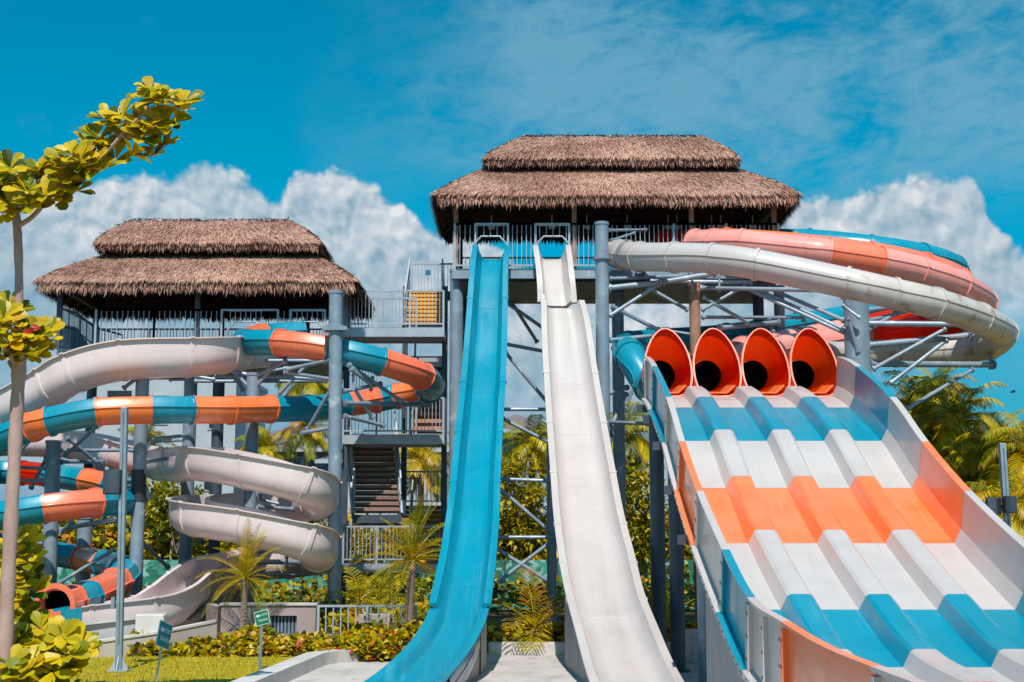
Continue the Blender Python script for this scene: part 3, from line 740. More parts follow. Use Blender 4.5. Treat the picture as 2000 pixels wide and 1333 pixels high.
# run-out trough below the mouth
m = MB(); a, e = P(150, 1196, 31.3), P(-60, 1232, 30.3)
dirv = (e-a).normalized(); sd = dirv.cross(Vector((0, 0, 1))).normalized()
for k, mm in enumerate(('teal', 'coral', 'teal', 'coral', 'teal')):
    m = MB(); p, q = a.lerp(e, k/5), a.lerp(e, (k+1)/5)
    for s in (-1, 1):
        m.grid([[w + sd*s*.42 + Vector((0, 0, -.2)), w + sd*s*.42 + Vector((0, 0, .12)), w + sd*s*.52 + Vector((0, 0, .12)), w + sd*s*.52 + Vector((0, 0, -.2))] for w in (p, q)], 0)
    m.grid([[w - sd*.42 + Vector((0, 0, -.15)), w + sd*.42 + Vector((0, 0, -.15))] for w in (p, q)], 0)
    m.build('run_out_section', mm, t, 30)
m = MB()
pts = [P(232, 1142, 35.2), P(172, 1163, 33.3), P(110, 1183, 31.7)]
rows = []
for p in pts:
    z = p.z-.20; s2 = sd*.44
    rows.append([(p.x-s2.x, p.y-s2.y, 0), (p.x-s2.x, p.y-s2.y, z), (p.x+s2.x, p.y+s2.y, z), (p.x+s2.x, p.y+s2.y, 0)])
m.grid(rows, 0, True); m.add(rows[-1], [(0, 1, 2, 3)]); m.add(rows[0], [(3, 2, 1, 0)])
m.build('cradle', 'concrete', t)

# blush white open flume (left)
t = thing('flume_slide', 'open blush white spiral flume slide winding down below the lower tower', 'water slide', at_base(380, 36))
B = [(520, 683, 40.2, 'pinkwhite', .50), (468, 688, 38.9, 'pinkwhite', .50), (432, 692, 37.4, 'pinkwhite', .52), (362, 698, 36.4, 'pinkwhite', .52), (240, 704, 35.9, 'pinkwhite', .52), (150, 728, 36.0, 'pinkwhite', .50), (105, 755, 36.3, 'pinkwhite', .48),
     (20, 802, 37.2, 'pinkwhite', .48), (-70, 838, 39.0, 'pinkwhite', .46), (-60, 858, 42.0, 'pinkwhite', .46), (30, 862, 43.4, 'pinkwhite', .46), (140, 866, 43.0, 'pinkwhite', .46), (230, 886, 42.0, 'pinkwhite', .46), (310, 906, 40.4, 'pinkwhite', .46), (352, 906, 38.2, 'pinkwhite', .48),
     (396, 904, 36.2, 'pinkwhite', .46), (488, 920, 34.9, 'pinkwhite', .46), (588, 946, 34.6, 'pinkwhite', .46), (624, 974, 35.8, 'pinkwhite', .46), (618, 984, 38.2, 'pinkwhite', .44), (560, 988, 39.8, 'pinkwhite', .44), (470, 990, 40.4, 'pinkwhite', .44), (392, 994, 39.6, 'pinkwhite', .44),
     (366, 1004, 37.4, 'pinkwhite', .46), (386, 1012, 35.6, 'pinkwhite', .46), (482, 1028, 34.5, 'pinkwhite', .46), (590, 1056, 34.4, 'pinkwhite', .46), (622, 1080, 35.6, 'pinkwhite', .46), (618, 1090, 37.8, 'pinkwhite', .44), (565, 1098, 39.2, 'pinkwhite', .44), (480, 1104, 39.2, 'pinkwhite', .44),
     (415, 1120, 37.6, 'pinkwhite', .46), (372, 1150, 35.6, 'pinkwhite', .48), (335, 1180, 34.2, 'pinkwhite', .48), (285, 1198, 33.3, 'pinkwhite', .44), (170, 1211, 32.6, 'pinkwhite', .40), (50, 1226, 31.9, None, .40)]
slide(t, B, flume_profile(), .48, part='flume_section', fl=1.05, flw=.05)
m = MB()
rows = []
for x, y, d in ((432, 1132, 37.0), (400, 1150, 36.2), (370, 1175, 35.4), (330, 1200, 34.2)):
    p = P(x, y, d); rows.append([(p.x-.45, p.y-.2, 0), (p.x-.45, p.y-.2, p.z-.15), (p.x+.45, p.y+.2, p.z-.15), (p.x+.45, p.y+.2, 0)])
m.grid(rows, 0, True); m.add(rows[-1], [(0, 1, 2, 3)]); m.add(rows[0], [(3, 2, 1, 0)])
m.build('foundation_wall', 'planter', t)

# columns of the left slides
GL = 'steel columns carrying the spiral slides'
c = column('support_column', 'grey column with a dark band, in front of the spiral slides beside the lamp pole', 279, 726, 36.2, .34, GL, x2=268)
m = MB(); a = P(271, 980, 36.2); e = P(271, 918, 36.2); m.tube([(a.x, 36.2, a.z), (e.x, 36.2, e.z)], .185, 18); m.build('dark_band', 'speaker', c, 40)
pipes(c, [(280, 742, 36.2, 350, 730, 36.2), (272, 735, 36.2, 240, 760, 36.2), (275, 905, 37, 420, 880, 38.5), (285, 860, 36.4, 370, 850, 39), (270, 1052, 37, 330, 1110, 38)], .05)
c = column('support_column', 'dark grey column under the teal and orange bend near the tree trunk', 105, 862, 38.3, .40, GL, x2=100)
pipes(c, [(100, 880, 38.3, 265, 880, 39.5), (130, 855, 38.3, 185, 900, 39), (128, 890, 38.2, 190, 832, 36.5), (118, 903, 38.3, 200, 902, 39.5), (28, 913, 38.6, 98, 916, 38.3), (30, 938, 38.6, 92, 940, 38.3), (60, 955, 39, 92, 892, 38.4),
          (20, 1060, 39, 90, 1062, 38.3), (15, 1088, 39, 90, 1086, 38.3), (60, 1092, 39.4, 92, 1030, 38.4), (115, 1140, 37, 225, 1072, 37), (105, 1036, 38.4, 230, 1012, 38), (40, 880, 36.5, 95, 822, 36.3), (120, 1040, 38, 140, 1020, 37)], .05, 'steel')
c = column('support_column', 'pale blue grey column behind the bends of the blush flume', 373, 740, 41.2, .38, GL)
pipes(c, [(385, 1062, 41, 440, 1010, 41), (373, 860, 41.2, 300, 862, 42), (330, 742, 41.2, 470, 740, 41.2)], .045)
c = column('support_column', 'grey column between the stacked blush flume bends', 495, 730, 37.6, .34, GL)
pipes(c, [(495, 735, 37.6, 410, 715, 37.6), (495, 738, 37.6, 560, 705, 37), (495, 735, 37.6, 640, 742, 38), (495, 765, 37.6, 445, 715, 37.6), (495, 762, 37.6, 535, 715, 37.3), (505, 965, 37.4, 535, 955, 36.6, .07), (505, 990, 37.4, 575, 995, 37, .05), (505, 975, 37.4, 545, 985, 37.4, .04),
          (500, 1098, 37.4, 590, 1098, 37, .07), (500, 1122, 37.4, 600, 1122, 37.2, .04), (560, 1085, 36.5, 560, 1110, 36.5, .035), (505, 1080, 37.3, 560, 1062, 36.6, .04)], .055)
c = column('support_column', 'stocky grey column under the orange mouth bend, left of the lamp pole', 167, 1010, 40.6, .42, GL)
pipes(c, [(105, 1036, 40.4, 235, 1016, 39.6)], .05)
# arms of the column in front of the lower tower
c = [o for o in bpy.data.objects if o.get('label', '').startswith('thick pale grey column in front')][0]
pipes(c, [(670, 765, 36.2, 745, 750, 37.2), (672, 788, 36.2, 820, 790, 38.6, .065), (672, 788, 36.2, 836, 792, 38.8), (680, 712, 36.2, 785, 785, 37.6), (684, 720, 36.2, 725, 752, 36.8), (690, 755, 36.4, 728, 818, 37.2), (672, 813, 36.2, 750, 832, 37.4), (600, 840, 36.8, 648, 758, 36.2),
          (590, 846, 36.8, 650, 836, 36.2), (660, 700, 36.2, 560, 722, 36.6), (652, 742, 36.2, 555, 727, 36.8), (690, 730, 36.4, 690, 765, 36.4, .035), (728, 735, 36.8, 724, 765, 36.9, .035), (820, 770, 38.6, 820, 800, 38.6, .04)], .05)
m = MB(); a = P(656, 640, 36.0); m.box((a.x, 36.0, a.z-.05), (.62, .5, .10)); m.build('bracket_plate', 'steel', c)

# ------------------------------------------------------------------ straight speed slides
def chute(t, name, st, mt, sub=6, wall=.07, joints=(), crown=0):
    "stations (xl, xr, y floor, d, wall height)"
    P3 = []
    for xl, xr, y, d, h in st:
        p = P((xl+xr)/2, y, d); P3.append((p.x, p.y, p.z, (P(xr, y, d).x-P(xl, y, d).x), h))
    S = [s[1] for s in catmull(P3, sub)]; pts = [Vector(s[:3]) for s in S]; FR = frames(pts); rows = []
    for p, (tt, rr, nn), s in zip(pts, FR, S):
        w, h = s[3]/2, s[4]
        half = [(w+.10, h), (w+.10, h-.05), (w+.02, h-.05), (w+.0, .12), (w-.14, -.08)]
        inn = [(w-.05, h), (w-.085, .22), (w-.15, .095), (w*.60, .03), (w*.40, 0.0), (w*.26, crown)]
        pr = half + [(-a, c) for a, c in reversed(half)] + [(-a, c) for a, c in inn] + list(reversed(inn))
        rows.append([p + rr*a + nn*c for a, c in pr])
    m = MB(); m.grid(rows, 0, True); m.add(rows[0], [tuple(range(len(rows[0])))]); m.add(rows[-1], [tuple(range(len(rows[0])-1, -1, -1))])
    o = m.build(name, mt, t, 38)
    nh = 10
    for i in joints:
        i = int(i*sub); tt, rr, nn = FR[i]; p = pts[i]; w, h = S[i][3]/2, S[i][4]; j = MB(); rw = []
        for sh, g in ((-.035, 0), (-.03, 1), (.03, 1), (.035, 0)):
            pr = [(w+.10+.018*g, h+.012*g), (w+.10+.018*g, h-.06), (w+.02+.01*g, .12), (w-.13, -.085-.012*g)]
            pr = pr + [(-a, c) for a, c in reversed(pr)]
            inn = [(w-.05-.006*g, h+.012*g), (w-.085-.006*g, .22), (w-.15, .095+.006*g), (w*.60, .03+.006*g), (w*.40, .006*g), (w*.26, crown+.006*g)]
            pr = pr + [(-a, c) for a, c in inn] + list(reversed(inn)); rw.append([p + tt*sh + rr*a + nn*c for a, c in pr])
        j.grid(rw, 0, True); j.build('section_joint', mt, o, 30)
    return pts, FR, S
def footing(t, pts, S, FR, zmax, mt, k=.40, name='foundation_wall'):
    rows = []
    for p, s, (tt, rr, nn) in zip(pts, S, FR):
        if p.z < zmax:
            z = p.z-.10; w = s[3]*k
            rows.append([(p.x-rr.x*w, p.y-rr.y*w, -.02), (p.x-rr.x*w, p.y-rr.y*w, z), (p.x+rr.x*w, p.y+rr.y*w, z), (p.x+rr.x*w, p.y+rr.y*w, -.02)])
    m = MB(); m.grid(rows, 0, True); m.add(rows[-1], [(0, 1, 2, 3)]); m.add(rows[0], [(3, 2, 1, 0)]); m.build(name, mt, t)
t = thing('speed_slide', 'straight bright teal speed slide dropping from the taller tower', 'water slide', at_base(930, 33))
top = [(930, 990, 508, 40.5, .40), (930, 990, 511, 39.7, .42), (925, 987, 560, 39.0, .42), (918, 985, 650, 38.0, .40), (910, 982, 750, 36.8, .38), (900, 976, 850, 35.4, .38), (890, 970, 950, 33.8, .36), (880, 967, 1040, 32.2, .36), (867, 960, 1125, 30.6, .36), (848, 950, 1212, 28.6, .36)]
pts1, FR1, S1 = chute(t, 'chute', top, 'teal', joints=(2.6, 4.2, 5.2, 6.2, 7.2, 8.2))
low = [(851, 947, 1208, 28.7, .24), (834, 936, 1245, 27.6, .24), (806, 916, 1285, 26.5, .24), (760, 884, 1330, 25.3, .24), (696, 842, 1376, 24.2, .24)]
pts2, FR2, S2 = chute(t, 'run_out', low, 'teal')
footing(t, pts1+pts2, S1+S2, FR1+FR2, 2.0, 'concrete')
# painted teal bars on the side of the run-out
for o_, w_ in ((0, .10), (.30, .06), (.55, .06)):
    m = MB(); rows = []
    for p, s, (tt, rr, nn) in zip(pts2, S2, FR2):
        q = p + (rr if rr.x > 0 else -rr)*(s[3]*.40+.03); rows.append([(q.x, q.y, max(.01, p.z-.18-o_*.5)), (q.x, q.y, max(.02, p.z-.12-o_*.5+w_))])
    m.grid(rows[2:18], 0); m.build('side_bar', 'teal_deep', t)
# struts carrying the chute from behind
pts = [(pts1[i], FR1[i][2]) for i in (12, 20, 28, 36)]
for p, nn in pts:
    m = MB(); m.beam(p - nn*.12, Vector((p.x, 40.4, p.z-.25)), .10); m.build('strut', 'steel_dark', t)
t = thing('speed_slide', 'straight white speed slide dropping from the taller tower, flaring as it descends', 'water slide', at_base(1150, 33))
top = [(1048, 1108, 508, 40.5, .40), (1048, 1108, 511, 39.7, .42), (1052, 1112, 556, 39.05, .42), (1055, 1119, 598, 38.6, .16)]
chute(t, 'entry_chute', top, 'white')
main = [(1057, 1130, 604, 38.45, .38), (1061, 1143, 655, 37.9, .40), (1067, 1158, 750, 36.8, .40), (1074, 1175, 850, 35.4, .40), (1082, 1193, 950, 33.8, .40), (1089, 1210, 1040, 32.2, .40), (1099, 1230, 1120, 30.6, .40), (1113, 1248, 1195, 28.9, .40), (1132, 1276, 1265, 27.1, .36), (1151, 1306, 1330, 25.6, .30), (1174, 1342, 1395, 24.0, .28)]
pts1, FR1, S1 = chute(t, 'chute', main, 'white', joints=(2.0, 3.0, 4.1, 5.2, 6.3, 7.3), crown=.022)
footing(t, pts1, S1, FR1, 2.1, 'concrete_grey', .46)
for p, nn in [(pts1[i], FR1[i][2]) for i in (8, 16, 24, 31)]:
    m = MB(); m.beam(p - nn*.12, Vector((p.x-.2, 40.6, p.z-.25)), .10); m.build('strut', 'steel_dark', t)

# ------------------------------------------------------------------ four lane mat slide
PX = 5.15; PIT = 1.1
fd = [(5, .62), (9, .62), (12, .64), (14, .68), (16, .80), (18.3, .99), (20.5, 1.60), (23.2, 2.53), (25.5, 3.50), (27.5, 4.48), (30, 5.36), (31.4, 5.72), (33.2, 6.02)]
FL = []
for (i, q) in catmull(fd, 10): FL.append(q)
def fz(d): return interp([q[0] for q in FL], [q[1] for q in FL], d)
def mat_profile():
    c, h, tw, bw = PIT, .23, .15, .27
    inner = [(-2.11, .88), (-2.09, .24), (-2.06, .20), (-1.94, .0)]
    for x in (-c, 0, c):
        inner += [(x-bw, 0), (x-tw-.03, h-.03), (x-tw+.02, h), (x+tw-.02, h), (x+tw+.03, h-.03), (x+bw, 0)]
    inner += [(1.93, 0), (2.01, .20), (2.03, .24), (2.03, .88)]
    outer = [(2.16, .88), (2.16, .84), (2.08, .82), (2.08, -.02), (2.20, -.04), (2.20, -.12), (-2.28, -.12), (-2.28, -.04), (-2.16, -.02), (-2.16, .82), (-2.22, .84), (-2.22, .88)]
    return inner + outer
MP = mat_profile()
def mrow(d):
    z = fz(d); s = (fz(d+.05)-fz(d-.05))/.1; a = math.atan(s)
    return [(PX+x, d - h*sin(a), z + h*cos(a)) for x, h in MP]
t = thing('mat_slide', 'wide four lane mat racing slide striped white, teal and orange', 'water slide', (PX, 20, 0))
secs = [(31.6, 30.0, 'white'), (30.0, 27.5, 'teal'), (27.5, 25.5, 'white'), (25.5, 23.2, 'orange'), (23.2, 20.5, 'white'), (20.5, 18.3, 'teal'), (18.3, 16.0, 'white'), (16.0, 12.0, 'orange'), (12.0, 8.6, 'white'), (8.6, 5.0, 'teal')]
for a, c, mm in secs:
    n = 10; rows = [mrow(a-.004 + (c-a+.008)*k/n) for k in range(n+1)]
    m = MB(); m.grid(rows, 0, True)
    m.add(rows[0], [tuple(range(len(MP)))]); m.add(rows[-1], [tuple(range(len(MP)-1, -1, -1))])
    o = m.build('slide_section', mm, t, 24)
    # upright joint flanges with bolts on the outer sides
    L = a-c; marks = [a-.05, c+.05] + ([(a+c)/2] if 1.9 < L and a < 19 and mm == 'white' else [])
    bl = MB()
    for d in marks:
        z = fz(d); s = math.atan((fz(d+.05)-fz(d-.05))/.1)
        for sx in (-1, 1):
            ox = 2.19 if sx < 0 else 2.11; p = Vector((PX+sx*ox, d+.02*sin(s), z-.02)); q = Vector((PX+sx*ox, d-.80*sin(s), z+.80*cos(s)))
            rb = MB(); rb.beam(p, q, .062, .10); rb.build('joint_flange', mm, o)
            for k in (.15, .5, .85):
                w = p.lerp(q, k); bl.box((w.x+sx*.034, w.y, w.z), (.012, .034, .034), 0)
    k = 0.0
    while k < L:
        d = a-k; s = math.atan((fz(d+.05)-fz(d-.05))/.1)
        for sx in (-1, 1): bl.box((PX+sx*(2.284 if sx < 0 else 2.204), d+.08*sin(s), fz(d)-.08*cos(s)), (.010, .024, .024), 0)
        k += .3
    bl.build('bolt', 'bolt', o)
# cowls
for k, lx in enumerate((-1.65, -.55, .55, 1.65)):
    cx = PX + lx + .03; zf = fz(32.2); cw = thing
    outl = []
    N_ = 32
    for j in range(N_):
        a = 2*pi*j/N_ - pi/2; s_, c_ = sin(a), cos(a)
        if s_ < 0: z = .62 - .64*abs(s_)**.85; w = .505*math.copysign(abs(c_)**.55, c_)
        else: z = .62 + 1.0*s_; w = .505*c_*(1-.16*s_*s_)
        outl.append((w, z))
    def at(w, z, s, off=0): return (cx + w, 31.7 + .10 + (z*.55) + off, zf - .05 + z)
    rows = [[at(w, z, 0) for w, z in outl]]
    C = Vector((cx-.05, 33.7, zf+.60))
    for s in (.3, .6, .85, 1.0):
        r_ = []
        for j, (w, z) in enumerate(outl):
            a = 2*pi*j/N_ - pi/2; q = C + Vector((cos(a)*.37, 0, sin(a)*.37)); p = Vector(at(w, z, 0)); e = p.lerp(q, s)
            b_ = .06*sin(pi*s); e.x += cos(a)*b_; e.z += sin(a)*b_*.5
            r_.append(e)
        rows.append(r_)
    m = MB(); m.grid(rows, 0, True); cowl = m.build('cowl', 'red', t, 60)
    m = MB()
    o1 = [at(w, z, 0, -.01) for w, z in outl]; o2 = [at(w*1.08, .62+(z-.62)*1.03, 0, -.01) for w, z in outl]; o3 = [at(w*1.08, .62+(z-.62)*1.03, 0, .12) for w, z in outl]
    m.grid([o1, o2, o3], 0, True)
    m.build('cowl_rim', 'coral', cowl, 60)
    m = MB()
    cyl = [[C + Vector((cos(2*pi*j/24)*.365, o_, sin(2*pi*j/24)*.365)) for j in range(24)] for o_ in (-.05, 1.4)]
    m.grid(cyl, 0, True); m.add(cyl[1], [tuple(range(24))]); m.build('painted_shade_bore', 'black', cowl, 40)  # black colour paints the darkness of the tube behind the cowl
    # small orange shelf in the mouth
    m = MB(); m.box((cx+.25, 32.35, zf+.13), (.26, .8, .05), 0, 0, .12, -.75); m.box((cx-.03, 32.35, zf+.055), (.46, .8, .04), 0, 0, .12); m.build('cowl_floor', 'orange', cowl, None, .015)
# foundation wall under the lower part
rows = []
for k in range(24):
    d = 22.2 - 17*k/23; z = fz(d) - .16
    rows.append([(PX-2.2, d, -.02), (PX-2.2, d, z), (PX+2.1, d, z), (PX+2.1, d, -.02)])
m = MB(); m.grid(rows, 0, True); m.add(rows[0], [(3, 2, 1, 0)]); m.add(rows[-1], [(0, 1, 2, 3)]); m.build('foundation_wall', 'concrete_grey', t)
m = MB()
for d in (24, 26, 28, 30, 31.5):
    z = fz(d)-.26; m.beam((PX-2.4, d, z), (PX+2.4, d, z), .16)
for x in (-1.6, 0, 1.6):
    pr = None
    for k in range(8):
        d = 22.4+9.6*k/7; p = Vector((PX+x, d, fz(d)-.42))
        if pr is not None: m.beam(pr, p, .14)
        pr = p
m.build('under_frame', 'steel_dark', t)
GM = 'columns under the mat slide'
column('support_column', 'dark column under the upper left edge of the mat slide', 1281, 800, 31.0, .32, GM, m_='steel_dark')
column('support_column', 'dark inner column behind the first column under the mat slide', 1318, 880, 29.2, .3, GM, m_='steel_dark')
column('support_column', 'short grey column on the white plinth under the mat slide wall', 1374, 1090, 26.4, .26, GM)
for x, d in ((6.6, 27), (6.9, 30.6), (5.6, 31)):
    tt = thing('support_column', 'dark column hidden behind the mat slide', 'column', (x, d, 0), GM); m = MB(); m.tube([(x, d, 0), (x, d, fz(d)-.3)], .15, 14); m.build('shaft', 'steel_dark', tt, 40)

# ------------------------------------------------------------------ four tubes looping into the cowls
def loop(label, ctrl, col, r=.39, **k):
    t = thing('loop_tube', label, 'water slide', at_base(ctrl[len(ctrl)//2][0], ctrl[len(ctrl)//2][2]), 'looping tubes that feed the mat slide')
    slide(t, ctrl, round_profile(), r, colour=col, sub=8, **k); return t
cw = [PX + v + .01 for v in (-1.65, -.55, .55, 1.65)]
def wp(x, d, z):   # world point to the pixel form used above
    fw = d*cos(PITCH) + (z-CH)*sin(PITCH); up = -d*sin(PITCH) + (z-CH)*cos(PITCH)
    return (1000 + F*x/fw, 666.5 - F*up/fw, d)
zc = fz(32.2)+.60
def end(k): return [(*wp(cw[k], 36.4, zc+.05), None), (*wp(cw[k], 35.0, zc), None), (*wp(cw[k], 33.85, zc), None)]
wt = loop('outermost looping tube, white above and stained underneath, wrapping round the right edge',
     [(1206, 496, 39.6, None), (1222, 498, 38.8, None), (1250, 502, 37.8, None), (1318, 503, 36.6, None), (1392, 506, 35.9, None), (1478, 517, 35.3, None), (1652, 553, 34.7, 'stain'), (1745, 574, 34.7, None), (1826, 593, 35.0, None), (1912, 622, 36.2, None), (1958, 650, 38.0, None), (1930, 676, 40.0, None),
      (1850, 686, 41.0, None), (1750, 690, 41.0, 'stain'), (1650, 694, 40.2, None), (1590, 700, 38.6, None)] + end(3), 'white', .385)
loop('coral pink looping tube lying against the inside of the white loop',
     [(1358, 476, 39.2, None), (1395, 476, 38.5, None), (1450, 477, 37.9, None), (1575, 490, 37.2, 'salmon'), (1620, 496, 37.1, 'coral'), (1720, 512, 37.2, 'salmon'), (1795, 529, 37.6, None), (1872, 556, 38.4, None), (1920, 590, 40.2, None), (1885, 622, 42.0, 'red'), (1800, 640, 42.6, None), (1690, 657, 42.4, 'salmon'), (1580, 674, 41.2, None), (1500, 690, 39.4, None)] + end(2), 'salmon', .385)
loop('red orange looping tube half hidden behind the coral one',
     [(1288, 478, 41.2, None), (1345, 475, 40.6, 'orange'), (1420, 472, 39.8, None), (1550, 481, 39.0, 'coral'), (1700, 499, 38.9, None), (1805, 520, 39.4, None), (1872, 548, 40.6, None), (1880, 590, 42.6, 'red'), (1800, 615, 44.0, None), (1680, 640, 44.2, 'salmon'), (1560, 664, 43.0, None), (1450, 684, 40.8, None)] + end(1), 'red', .37)
loop('teal looping tube behind the others, ending in the leftmost cowl',
     [(1482, 474, 42.0, None), (1580, 474, 41.2, None), (1700, 486, 40.6, None), (1800, 502, 40.9, None), (1862, 524, 42.0, None), (1860, 560, 44.2, None), (1790, 594, 45.6, None), (1680, 616, 45.6, None), (1560, 636, 44.6, None), (1420, 658, 43.2, None), (1300, 668, 41.4, None), (1228, 676, 39.4, None), (1232, 696, 37.2, None)] + end(0), 'teal', .39)
t = column('support_column', 'rusty brown post in front of the taller tower deck, between the bracing pipes', 1356, 556, 38.4, .30, 'columns holding the looping tubes', m_='rust')
pipes(t, [(1262, 560, 38.4, 1345, 607, 38.4, .05), (1368, 563, 38.4, 1640, 568, 36.5, .06), (1372, 580, 38.4, 1462, 632, 38.4, .05), (1370, 607, 38.4, 1448, 562, 38.4, .05), (1370, 620, 39.4, 1570, 621, 40, .05), (1402, 641, 38.8, 1522, 630, 39.6, .07), (1352, 538, 38.2, 1352, 572, 38.2, .03),
          (1405, 537, 38.2, 1405, 572, 38.2, .03), (1270, 550, 38.6, 1470, 552, 38.4, .06), (1502, 620, 39.6, 1510, 650, 39.6, .05), (1570, 612, 40, 1570, 630, 40, .05), (1262, 640, 39.6, 1360, 655, 39.6, .04)])
t = column('support_column', 'thick dark steel column under the right loop of the tubes', 1671, 576, 37.2, .66, 'columns holding the looping tubes', m_='steel')
pipes(t, [(1692, 606, 37.2, 1775, 597, 38.2), (1694, 627, 37.2, 1790, 604, 39), (1694, 646, 37.2, 1752, 611, 38), (1692, 632, 37.2, 1888, 634, 36.9, .075), (1694, 675, 37.2, 1925, 653, 37.4, .085), (1696, 711, 37.4, 1942, 713, 39.2, .085), (1704, 722, 37.2, 1848, 642, 37), (1738, 750, 37, 1850, 664, 37.2),
          (1770, 800, 36.8, 1900, 722, 38.6, .05), (1935, 696, 39.2, 1936, 722, 39.2, .05), (1450, 560, 38.4, 1658, 655, 37.2), (1480, 566, 38.4, 1652, 646, 37.2, .055), (1500, 563, 38.6, 1650, 627, 37.2), (1645, 596, 36.8, 1680, 622, 36.6, .04), (1656, 620, 36.8, 1676, 690, 36.9, .05), (1896, 648, 37.2, 1896, 668, 37.2, .04), (1898, 622, 36.6, 1898, 642, 36.6, .04)], .055)
# arms of the collared column
c = [o for o in bpy.data.objects if o.get('label', '').startswith('grey steel column with a flange collar')][0]
pipes(c, [(1188, 563, 37.6, 1292, 552, 37.8, .075), (1292, 552, 37.8, 1398, 534, 38, .075), (1190, 545, 37.8, 1330, 540, 38.4, .05), (1190, 618, 37.6, 1286, 556, 37.8), (1194, 598, 37.6, 1288, 646, 38), (1190, 665, 37.6, 1276, 656, 38), (1182, 772, 37.6, 1226, 757, 38.6), (1184, 776, 37.6, 1190, 846, 37.8, .05),
          (1190, 842, 37.6, 1224, 768, 38.4, .05), (1190, 825, 37.6, 1266, 828, 36, .05), (1262, 545, 38, 1262, 536, 38, .04), (1188, 450, 37.6, 1262, 449, 39.4, .035), (1192, 470, 37.6, 1240, 455, 38.6, .03), (1240, 540, 38.2, 1262, 536, 38.2, .06), (1185, 880, 37.6, 1195, 846, 37.8, .05), (1345, 535, 38, 1362, 532, 38, .07)], .055)

# ------------------------------------------------------------------ walls, fences, planter
t = thing('planter_wall', 'mauve rendered planter wall with a dark louvred opening, behind the hedge', 'wall', at_base(530, 34))
a, c = P(432, 1183, 34), P(617, 1183, 34); zt = a.z
wa, wc, wz0, wz1 = P(516, 1240, 34).x, P(579, 1240, 34).x, P(540, 1239, 34).z, P(540, 1203, 34).z
m = MB(); m.span(a.x, wa, 34, 34.35, -.02, zt); m.span(wc, c.x, 34, 34.35, -.02, zt); m.span(wa, wc, 34, 34.35, -.02, wz0); m.span(wa, wc, 34, 34.35, wz1, zt)
m.build('wall', 'planter', t, None)
m = MB(); m.span(a.x-.03, c.x+.03, 33.96, 34.39, zt+.002, zt+.05); m.build('cap', 'coping', t)
m = MB()
for k in range(9):
    x = wa + (wc-wa)*(k+.5)/9; m.box((x, 34.14, (wz0+wz1)/2), (.045, .06, wz1-wz0-.01), 0, .5)
m.build('louvre', 'steel', t)
m = MB(); m.span(wa, wc, 34.30, 34.34, wz0, wz1); m.build('louvre_back', 'bdark', t)
e = P(420, 1183, 33.6)
m = MB(); m.prism([(a.x-.02, 34.02), (e.x-.35, 35.4), (e.x-.60, 35.3), (a.x-.02, 33.7)][::-1], -.02, zt-.01); m.build('return_wall', 'planter', t)
t = thing('railing_fence', 'low grey barred railing between the planter wall and the small palm', 'fence', at_base(705, 33.6))
railing(t, (P(621, 1240, 33.6).x, 33.6, .10), (P(812, 1240, 33.6).x, 33.6, .10), P(700, 1184, 33.6).z-.10, .17, 1.4, .05, bar_w=.028)
t = thing('low_wall', 'small pale mauve wall behind the barred railing', 'wall', at_base(745, 35))
m = MB(); m.span(P(700, 1200, 35).x, P(762, 1200, 35).x, 35, 35.3, -.02, P(730, 1200, 35).z); m.build('wall', 'planter', t, None, .02)
t = thing('mural_fence', 'green fence painted with pale tropical leaves across the back of the garden', 'fence', at_base(700, 56))
za = P(700, 1094, 56).z
x0, x1 = P(60, 1100, 56).x, P(1500, 1100, 56).x; n = 14
for k in range(n):
    p, q = x0+(x1-x0)*k/n, x0+(x1-x0)*(k+1)/n
    m = MB(); m.span(p+.035, q-.035, 56, 56.04, .05, za); m.build('painted_panel', 'mural', t)
    m = MB(); m.span(p-.03, p+.03, 55.97, 56.07, 0, za+.05); m.build('post', 'steel_dark', t)
# landing pool walls of the left slides
t = thing('landing_wall', 'low white wall of the landing pool that steps along the lawn at the left', 'wall', at_base(250, 31.6))
pts = [(60, 1276, 30.6), (187, 1257, 31.0), (320, 1237, 31.6), (424, 1216, 32.6)]
rows = []
for x, y, d in pts:
    p = P(x, y, d); rows.append([(p.x, d, -.02), (p.x, d, p.z), (p.x-.12, d+.34, p.z), (p.x-.12, d+.34, -.02)])
m = MB(); m.grid(rows, 0, True); m.add(rows[-1], [(0, 1, 2, 3)]); m.add(rows[0], [(3, 2, 1, 0)]); m.build('wall', 'concrete', t)
m = MB(); rows = []
for x, y, d in pts:
    p = P(x, y, d); rows.append([(p.x, d-.03, p.z+.003), (p.x, d-.03, p.z+.05), (p.x-.12, d+.37, p.z+.05), (p.x-.12, d+.37, p.z+.003)])
m.grid(rows, 0, True); m.add(rows[-1], [(0, 1, 2, 3)]); m.build('cap', 'coping', t)
t = thing('trough_wall', 'pale panelled side wall below the run-out of the blush flume', 'wall', at_base(200, 32.2))
m = MB(); rows = []
for x, y, d in ((50, 1228, 31.2), (132, 1218, 31.5), (268, 1203, 32.0), (326, 1196, 32.4)):
    p = P(x, y, d); rows.append([(p.x, d, -.02), (p.x, d, p.z), (p.x-.05, d+.25, p.z), (p.x-.05, d+.25, -.02)])
m.grid(rows, 0, True); m.add(rows[-1], [(0, 1, 2, 3)]); m.add(rows[0], [(3, 2, 1, 0)]); m.build('wall', 'greywhite', t)
m = MB(); a = P(266, 1203, 31.7); c = P(326, 1203, 31.9); m.span(a.x, c.x, 31.62, 31.92, .0, P(290, 1200, 31.7).z); m.build('white_panel', 'concrete_white', t, None, .03)
m = MB(); p, q = P(60, 1231, 31.15), P(264, 1208, 31.95); m.beam(p, q, .06, .05); m.build('edge_trim', 'coping', t)

